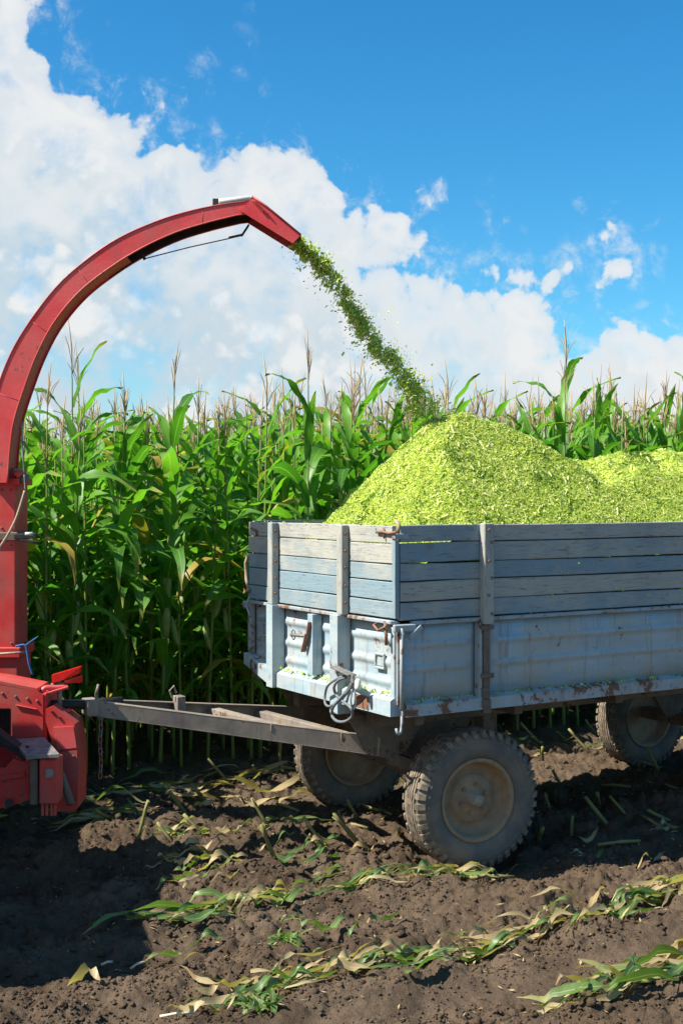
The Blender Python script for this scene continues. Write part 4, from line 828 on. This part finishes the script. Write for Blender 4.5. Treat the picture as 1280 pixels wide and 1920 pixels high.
def tasselgeo(seed):
    r = random.Random(seed); g = G(); h = r.uniform(.32, .46)
    g.tube([(0, 0, 0), (0.006, 0, h*.5), (r.uniform(-.03, .03), r.uniform(-.03, .03), h)], [.0035, .0065, .0030], 4)
    for k in range(r.randint(4, 8)):
        a = r.uniform(0, 6.28); z0 = r.uniform(0.02, .16); l = r.uniform(.12, .24); sp = r.uniform(.08, .45); c_, s_ = math.cos(a), math.sin(a)
        g.tube([(0, 0, z0), (c_*l*sp*.6, s_*l*sp*.6, z0 + l*.6), (c_*l*sp*1.15, s_*l*sp*1.15, z0 + l*(1 - sp*.35))], [.0020, .0034, .0018], 4, False)
    return g
def eargeo():
    g = G(); g.tube([(0, 0, 0), (.022, 0, .04), (.038, 0, .10), (.052, 0, .17), (.062, 0, .23), (.068, 0, .27)], [.012, .024, .030, .028, .018, .008], 8); return g
def silkgeo():
    g = G(); r = random.Random(3)
    for k in range(7): g.tube([(.066, 0, .262), (.07 + r.uniform(-.01, .02), r.uniform(-.02, .02), .30), (.085 + r.uniform(-.02, .02), r.uniform(-.025, .025), .285)], .003, 4, False)
    return g
SBX = [rnd(-.03, .03) for _ in range(3)]; STK = [stalkgeo(1.0, b_) for b_ in SBX]; STKM = [g.mesh('stalk', M_STALK, True) for g in STK]
TAS = [tasselgeo(k) for k in range(6)]; TASM = [g.mesh('tassel', M_TASSEL, True) for g in TAS]
EAR = eargeo(); EARM = EAR.mesh('ear', M_HUSK, True); SILKM = silkgeo().mesh('silk', M_SILK, True)
def plan(seed):
    """one plant design: list of (kind, index, local matrix)"""
    r = random.Random(seed); h = 2.66; si = r.randrange(3); P = [('stalk', si, Matrix.Diagonal((1, 1, h, 1)))]
    base = r.uniform(0, 6.28); nl = 14
    for k in range(nl):
        f_ = k/(nl-1); z_ = 0.42 + (h - 0.62)*f_; a = base + (k % 2)*math.pi + r.gauss(0, .28)
        if f_ > 0.80: li = 11 + r.randrange(5); sc = r.uniform(.85, 1.1)
        else: li = r.randrange(11); sc = (0.62 + 0.45*math.sin(min(1, f_*1.35)*math.pi*.62))*r.uniform(.88, 1.1)
        P.append(('yleaf' if (k < 2 and r.random() < .35) or r.random() < .02 else 'leaf', li, Matrix.Translation((0, 0, z_)) @ Matrix.Rotation(a, 4, 'Z') @ Matrix.Diagonal((sc, sc, sc, 1)) @ Matrix.Translation((0.008, 0, 0))))
    if r.random() < .95: P.append(('tassel', r.randrange(6), Matrix.Translation((SBX[si], SBX[si]*.4*math.sin(3), h-.02)) @ Matrix.Rotation(r.uniform(0, 6), 4, 'Z')))
    for q in range(1 if r.random() < .8 else 2):
        P.append(('ear', 0, Matrix.Translation((0, 0, 1.02 + .16*q + r.uniform(-.1, .12))) @ Matrix.Rotation(base + math.pi*q + r.uniform(-.5, .5), 4, 'Z')))
    return P
PLANS = [plan(100 + k) for k in range(12)]
ROWS = [3.62 + 0.70*k for k in range(20)]
cand = []
for ri, v_ in enumerate(ROWS):
    u = -9.0 if ri < 8 else -8
    while u < 17:
        u += rnd(.155, .255)
        if ri > 0 and random.random() < 0.03: u += .15
        x, y, _ = uv(u, v_ + random.gauss(0, .035)); px = CX + FPX*x/y if y > 1 else -999
        seen = y > 2 and -90 < px < 1370
        sc = random.gauss(1.0, .045) + 0.018*math.sin(u*.9 + ri); sc *= 1.08*(1 + 0.021*min(max(u, 0), 5))
        if 0.9 < random.random(): sc *= rnd(1.03, 1.12)
        cand.append((ri, seen, y, x, sc, rnd(0, 6.28), random.randrange(12), px))
front = sorted([c_ for c_ in cand if c_[1]], key=lambda c_: c_[2] + 0.0*c_[0])
# the 300 that show largest: nearest rows first
front = sorted([c_ for c_ in cand if c_[1]], key=lambda c_: (c_[0], c_[2]))
main = front[:297]; rest = [c_ for c_ in cand if c_ not in set(main)]
def plant(x, y, sc, rz, pi, label, group, lean=(0, 0), yellow=False, sz=None):
    P = PLANS[pi]; z0 = ghs(x, y) - 0.02
    o = thing('corn_plant', label, 'corn plant', (x, y, z0), rz, group); o.rotation_euler = (lean[0], lean[1], rz); o.scale = (sc, sc, sz or sc)
    for kind, i_, Mx in P:
        me = {'stalk': lambda: STKM[i_], 'leaf': lambda: (LMY if yellow and random.random() < .5 else LM)[i_], 'yleaf': lambda: LMY[i_], 'tassel': lambda: TASM[i_], 'ear': lambda: EARM}[kind]()
        c_ = bpy.data.objects.new('leaf' if kind == 'yleaf' else kind, me); COL.objects.link(c_); c_.parent = o; c_.matrix_local = Mx
        if kind == 'ear': s_ = bpy.data.objects.new('silk', SILKM); COL.objects.link(s_); s_.parent = c_
    return o
ORD = ('first', 'second', 'third', 'fourth', 'fifth', 'sixth', 'seventh', 'eighth', 'ninth', 'tenth')
for ri, seen, y, x, sc, rz, pi, px in main:
    lab = ('tall green corn plant in the front row of the standing crop', 'front row of standing corn') if ri == 0 else ('green corn plant in the %s row of the standing crop, counted from the trailer' % ORD[ri], 'standing corn, %s row' % ORD[ri])
    plant(x, y, sc, rz, pi, *lab, lean=(random.gauss(0, .022), random.gauss(0, .022)))
TP_ = [i_ for i_, P in enumerate(PLANS) if any(q[0] == 'tassel' for q in P)]
# the single tall plant rising beside the chute, and two yellowing plants
x, y, _ = at(138, 900, 11.6); plant(x, y, 1.05, 0.4, TP_[0], 'tallest corn plant, rising clear of the crop beside the red chute', None, sz=1.33)
x, y, _ = at(95, 900, 10.75); plant(x, y, 0.86, 1.4, 5, 'short yellowing corn plant at the crop edge beside the harvester column', None, yellow=True)
x, y, _ = at(576, 900, 11.2); plant(x, y, 1.06, 2.2, TP_[1], 'tall corn plant standing above its neighbours below the flying stream', None, sz=1.29)
# everything behind and beside: one mass
geoL = LEAFS
def arr(g): # to all-quads
    v_ = np.array(g.v); f_ = [f for f in g.f if len(f) == 4]; return v_, np.array(f_)
aS = [arr(g) for g in STK]; aT = [arr(g) for g in TAS]; aE = arr(EAR)
protoV = []; protoF = []; protoM = []; protoU = []
for P in PLANS:
    vs = []; fs = []; ms = []; us = []; o_ = 0
    for kind, i_, Mx in P:
        if kind in ('leaf', 'yleaf'): v_, f_, u_ = geoL[i_]; mi_ = 0 if kind == 'leaf' else 4
        elif kind == 'stalk': (v_, f_), mi_ = aS[i_], 1; u_ = np.zeros((len(v_), 2))
        elif kind == 'tassel': (v_, f_), mi_ = aT[i_], 2; u_ = np.zeros((len(v_), 2))
        else: (v_, f_), mi_ = aE, 3; u_ = np.zeros((len(v_), 2))
        m_ = np.array(Mx); vs.append(v_ @ m_[:3, :3].T + m_[:3, 3]); fs.append(f_ + o_); ms.append(np.full(len(f_), mi_)); us.append(u_); o_ += len(v_)
    protoV.append(np.concatenate(vs)); protoF.append(np.concatenate(fs)); protoM.append(np.concatenate(ms)); protoU.append(np.concatenate(us))
vs = []; fs = []; ms = []; us = []; o_ = 0
keep = [c_ for c_ in rest if (c_[0] < 17)]
for ri, seen, y, x, sc, rz, pi, px in keep:
    if y < 3.0: continue
    c_, s_ = math.cos(rz), math.sin(rz); R_ = np.array([[c_, -s_, 0], [s_, c_, 0], [0, 0, 1]])*sc
    v_ = protoV[pi] @ R_.T + [x, y, -0.03]; vs.append(v_); fs.append(protoF[pi] + o_); ms.append(protoM[pi]); us.append(protoU[pi]); o_ += len(v_)
cf = link('corn_field', npmesh('corn_field', np.concatenate(vs), np.concatenate(fs), [M_LEAF, M_STALK, M_TASSEL, M_HUSK, M_LEAFY], np.concatenate(ms), True, np.concatenate(us)))
tag(cf, 'dense mass of standing green corn deeper in the field', 'corn crop'); cf['kind'] = 'stuff'

# ------------------------------------------------------------------ stubble and crop remains on the ground
def stubm(seed):
    r = random.Random(seed); g = G(); h = r.uniform(.16, .34)
    g.tube([(0, 0, -.05), (0, 0, h*.35), (0, 0, h*.37), (0, 0, h*.7), (0, 0, h*.72), (.004, 0, h)], [.0155, .0135, .0155, .0125, .0145, .0125], 8)
    for k in range(r.randint(0, 3)):
        a = r.uniform(0, 6.28); z0 = r.uniform(.02, h*.8); g.tube([(.013*math.cos(a), .013*math.sin(a), z0), (.03*math.cos(a), .03*math.sin(a), z0 + .06), (.07*math.cos(a), .07*math.sin(a), z0 + r.uniform(-.02, .08))], [.006, .005, .001], 4)
    return g.mesh('stubble_stalk', M_STUB, True)
STB = [stubm(k) for k in range(6)]
for row_v, u0, u1, pr in ((2.92, -2.2, 6.0, .85), (2.22, -1.2, 5.6, .6), (1.52, -1.3, 4.2, .55), (0.82, -0.9, 4.0, .5), (0.40, 1.2, 2.6, .6)):
    u = u0
    while u < u1:
        u += rnd(.16, .34)
        if random.random() > pr: continue
        vv = row_v + random.gauss(0, .05); x, y, _ = uv(u, vv)
        if math.hypot(u - 0.8, vv - 0.2) < .55 and vv < .9: continue
        if math.hypot(u - PV[0] - .1, vv - 1.95) < .5: continue
        if not (-60 < CX + FPX*x/y < 1340): continue
        lb = {2.92: 'cut corn stub standing at the foot of the uncut crop', 2.22: 'cut corn stub beside the far trailer wheels'}.get(row_v, 'slanting cut corn stub in the bare soil around the trailer')
        o = tag(link('corn_stub', random.choice(STB)), lb, 'stubble', {2.92: 'stubs along the crop edge', 2.22: 'stubs by the far wheels'}.get(row_v, 'stubs around the trailer'))
        o.location = (x, y, ghs(x, y)); a = random.gauss(-.55, .4); o.rotation_euler = (random.gauss(0, .4), a, rnd(0, .5)); s_ = rnd(.7, 1.2); o.scale = (s_, s_, s_)
LYING = []
def lying(x, y, ang, L, Wd, mat_, name, label, cat, group, lift=0.012, curl=0.03, bend=0.6, seg=10):
    """a leaf lying on the soil, following the ground"""
    v = []; uvs = []; px_, py_ = x, y; a = ang; ph = rnd(0, 6); k1 = rnd(-bend, bend)
    xs = []
    for k in range(seg+1):
        s_ = k/seg; a = ang + k1*(s_ - .5) + 0.15*math.sin(s_*6 + ph)
        if k: px_ += math.cos(a)*L/seg; py_ += math.sin(a)*L/seg
        wv = Wd*.5*(0.5 + .5*min(1, s_*4))*max(.06, 1 - s_**3); tw = 1.1*math.sin(s_*rnd(4.5, 6) + ph*2)
        xs.append((px_, py_, a, wv, tw, s_))
    P = np.array([(q[0], q[1]) for q in xs]); z_ = gh(P[:, 0], P[:, 1])
    zs = np.array([z_[max(0, i_-1):i_+2].max() for i_ in range(len(z_))])
    for (qx, qy, a, wv, tw, s_), zz in zip(xs, zs):
        sx, sy = -math.sin(a), math.cos(a); zc = zz + lift + curl*(.5 + .5*math.sin(s_*7 + ph))
        for e, f_ in ((-1, 0), (0, .5), (1, 1)):
            v.append((qx + sx*wv*e*math.cos(tw), qy + sy*wv*e*math.cos(tw), zc + wv*e*math.sin(tw) + (abs(e)*wv*.25))); uvs.append((f_, s_))
    v = np.array(v); v[:, :2] -= [x, y]; z00 = zs[0]; v[:, 2] -= z00
    f = [(3*k+j, 3*k+j+1, 3*k+4+j, 3*k+3+j) for k in range(seg) for j in range(2)]
    o = link(name, npmesh(name, v, np.array(f), [mat_], smooth=True, uvs=uvs)); o.location = (x, y, z00)
    if group: LYING.append((L*Wd/(y*y) if abs(x/y) < .28 else 0.0, o, v + [x, y, z00], np.array(f), np.array(uvs), mat_))
    return tag(o, label, cat, group)
def swath(row, u0, u1, n, spread, where, wdt=(.014, .050), ln=(.16, .52), pdry=.55):
    for k in range(n):
        u = rnd(u0, u1); v_ = row + random.gauss(0, spread); x, y, _ = uv(u, v_)
        a = ANG + random.gauss(0, .24) + (math.pi if random.random() < .5 else 0); dry = random.random() < pdry
        lying(x, y, a, rnd(*ln), rnd(*wdt), M_DRY if dry else M_CUT, 'fallen_corn_leaf', ('dry tan corn leaf ' if dry else 'torn green corn leaf ') + where, 'corn leaf', ('dry leaves ' if dry else 'green leaves ') + where, lift=rnd(.004, .05), curl=rnd(.01, .06), bend=1.0)
swath(-0.02, -1.7, 0.75, 64, .055, 'in the flattened row leading to the front wheel', pdry=.45)
swath(-1.08, -1.9, 2.0, 130, .06, 'in the trampled row in front of the trailer', pdry=.58)
swath(-1.93, -0.2, 1.9, 64, .09, 'in the trampled row farthest from the trailer', ln=(.25, .6), wdt=(.03, .06), pdry=.5)
swath(2.75, -1.9, 1.2, 60, .24, 'lying along the foot of the standing corn', ln=(.25, .7), pdry=.65)
swath(1.2, -1.3, 0.3, 52, .5, 'scattered on the soil under the drawbar', ln=(.12, .35), pdry=.5)
swath(2.6, 2.4, 5.6, 22, .25, 'on the soil behind the trailer', ln=(.2, .55), pdry=.5)
swath(-0.15, 1.2, 2.8, 8, .15, 'in the shadow beside the trailer', ln=(.1, .3), pdry=.5)
swath(-0.6, -1.8, -0.6, 8, .25, 'in the shadow of the harvester', ln=(.1, .3), pdry=.4)
# some large blades that stand out
lying(*gnd(1270, 1872), math.radians(186), 0.80, 0.078, M_CUT, 'fallen_corn_leaf', 'broad fresh green corn blade lying on the trampled row', 'corn leaf', None, lift=.05, curl=.05, bend=.35, seg=24)
lying(*gnd(1290, 1835), math.radians(176), 0.55, 0.075, M_CUT, 'fallen_corn_leaf', 'pale green folded corn blade under the broad fresh blade', 'corn leaf', None, lift=.07, curl=.05, bend=.4, seg=14)
lying(*gnd(760, 1850), math.radians(40), 0.32, 0.07, M_CUT, 'fallen_corn_leaf', 'short wide green corn blade with a curled edge on the trampled row', 'corn leaf', None, lift=.03, curl=.05, bend=.5)
lying(*gnd(175, 1762), ANG - .05, 1.0, 0.055, M_CUT, 'fallen_corn_leaf', 'long narrow green corn blade lying partly in harvester shadow', 'corn leaf', None, lift=.04, curl=.03, bend=.2, seg=14)
lying(*gnd(440, 1500), 0.5, 0.75, 0.075, M_DRY, 'fallen_corn_leaf', 'large pale yellow dry corn blade curling below the drawbar', 'corn leaf', None, lift=.05, curl=.12, bend=.7, seg=14)
lying(*gnd(130, 1850), -0.6, 0.22, 0.07, M_DRY, 'fallen_corn_leaf', 'short tan curled corn blade on the soil at the shadow edge', 'corn leaf', None, lift=.03, curl=.05)
# past the 290 that show largest, the smaller leaves become one layer of litter
LYING.sort(key=lambda q: -q[0]); vs = []; fs = []; us = []; ms = []; o_ = 0
for sz_, ob, v_, f_, u_, mt in LYING[290:]:
    vs.append(v_); fs.append(f_ + o_); us.append(u_); ms.append(np.full(len(f_), 0 if mt is M_DRY else 1)); o_ += len(v_); me_ = ob.data; bpy.data.objects.remove(ob); bpy.data.meshes.remove(me_)
o = link('leaf_litter', npmesh('leaf_litter', np.concatenate(vs), np.concatenate(fs), [M_DRY, M_CUT], np.concatenate(ms), True, np.concatenate(us))); tag(o, 'thin litter of small dry and green leaf pieces on the soil', 'leaf litter'); o['kind'] = 'stuff'
# broken stalk pieces
for k, (px, py, a, l, mt) in enumerate(((300, 1905, .1, .16, M_PITH), (1130, 1690, .55, .8, M_STUB), (190, 1800, .2, .06, M_PITH), (245, 1806, .25, .07, M_PITH), (690, 1560, 2.4, .24, M_STUB), (560, 1530, 2.3, .26, M_STUB), (880, 1640, .2, .3, M_STUB), (1240, 1560, 1.9, .3, M_STUB), (1120, 1590, .1, .3, M_STUB), (1200, 1862, .35, .5, M_STUB), (990, 1490, 2.2, .22, M_STUB), (1180, 1480, 2.5, .25, M_STUB))):
    x, y = gnd(px, py); e = (math.cos(a)*l, math.sin(a)*l); z0 = ghs(x, y) + .02; z1 = ghs(x + e[0], y + e[1]) + .025
    g = G(); g.tube([(0, 0, 0), (e[0]*.48, e[1]*.48, (z1-z0)*.5 + .006), (e[0]*.5, e[1]*.5, (z1-z0)*.5 + .007), (e[0], e[1], z1-z0)], ([.007, .006, .007, .006] if mt is M_PITH else [.013, .011, .0135, .011]), 8)
    o = g.obj('broken_stalk', mt, None, True); o.location = (x, y, z0)
    tag(o, 'short pale piece of corn pith on the soil' if mt is M_PITH else 'broken yellow-green corn stalk lying on the soil', 'corn stalk', 'pale pith pieces' if mt is M_PITH else 'broken corn stalks')
# small weeds
def weed(px, py, n, L, label, up):
    x, y = gnd(px, py); o = thing('weed', label, 'weed', (x, y, ghs(x, y)))
    g = G()
    for k in range(n):
        a = rnd(0, 6.28); q = [(0, 0, 0)]; l = L*rnd(.5, 1)
        for j in range(1, 6): q.append((math.cos(a + .25*j)*l*j/5, math.sin(a + .25*j)*l*j/5, up*l*math.sin(j/5*2.6)))
        g.tube(q, .002, 4)
        for j in range(1, 6):
            lf = npmesh('leaf', *LEAFS[12][:2], [M_CUT], smooth=True, uvs=LEAFS[12][2]); c_ = link('leaf', lf, o); s_ = rnd(.07, .13); c_.location = q[j]; c_.rotation_euler = (rnd(-.5, .5), rnd(-.3, .9), rnd(0, 6.28)); c_.scale = (s_, s_*3.2, s_)
    g.obj('stem', M_STALK, o)
weed(545, 1770, 5, .30, 'small trailing green weed on lit soil beside the trampled row', .35)
weed(490, 1905, 6, .12, 'low clump of dark green weed leaves at the trampled row', .5)
# fine scraps
def scrap():
    y = rnd(5.6, 12); x = rnd(-.28*y, .28*y); u, v_ = touv(x, y)
    if random.random() < .65: v_ = random.choice((-0.02, -1.08, -1.93, 2.75, 1.2)) + random.gauss(0, .16); x, y, _ = uv(rnd(-2, 3.5), v_)
    return (x, y, 0)
o = crumbs(2400, scrap, 'plant_scraps', None, (0.005, 0.028), (.08, .3)); me = o.data
co_ = np.empty(len(me.vertices)*3, np.float32); me.vertices.foreach_get('co', co_); co_ = co_.reshape(-1, 4, 3); cc_ = co_.mean(1); co_[:, :, 2] *= .5; co_[:, :, 2] += (gh(cc_[:, 0], cc_[:, 1]) + .012)[:, None]; me.vertices.foreach_set('co', co_.ravel().astype(np.float32)); me.update()
me.materials.clear()
for mm in (M_DRY, M_CUT, M_PITH, M_STUB): me.materials.append(mm)
tag(o, 'small scattered scraps of leaf and stalk over the soil', 'plant scraps')
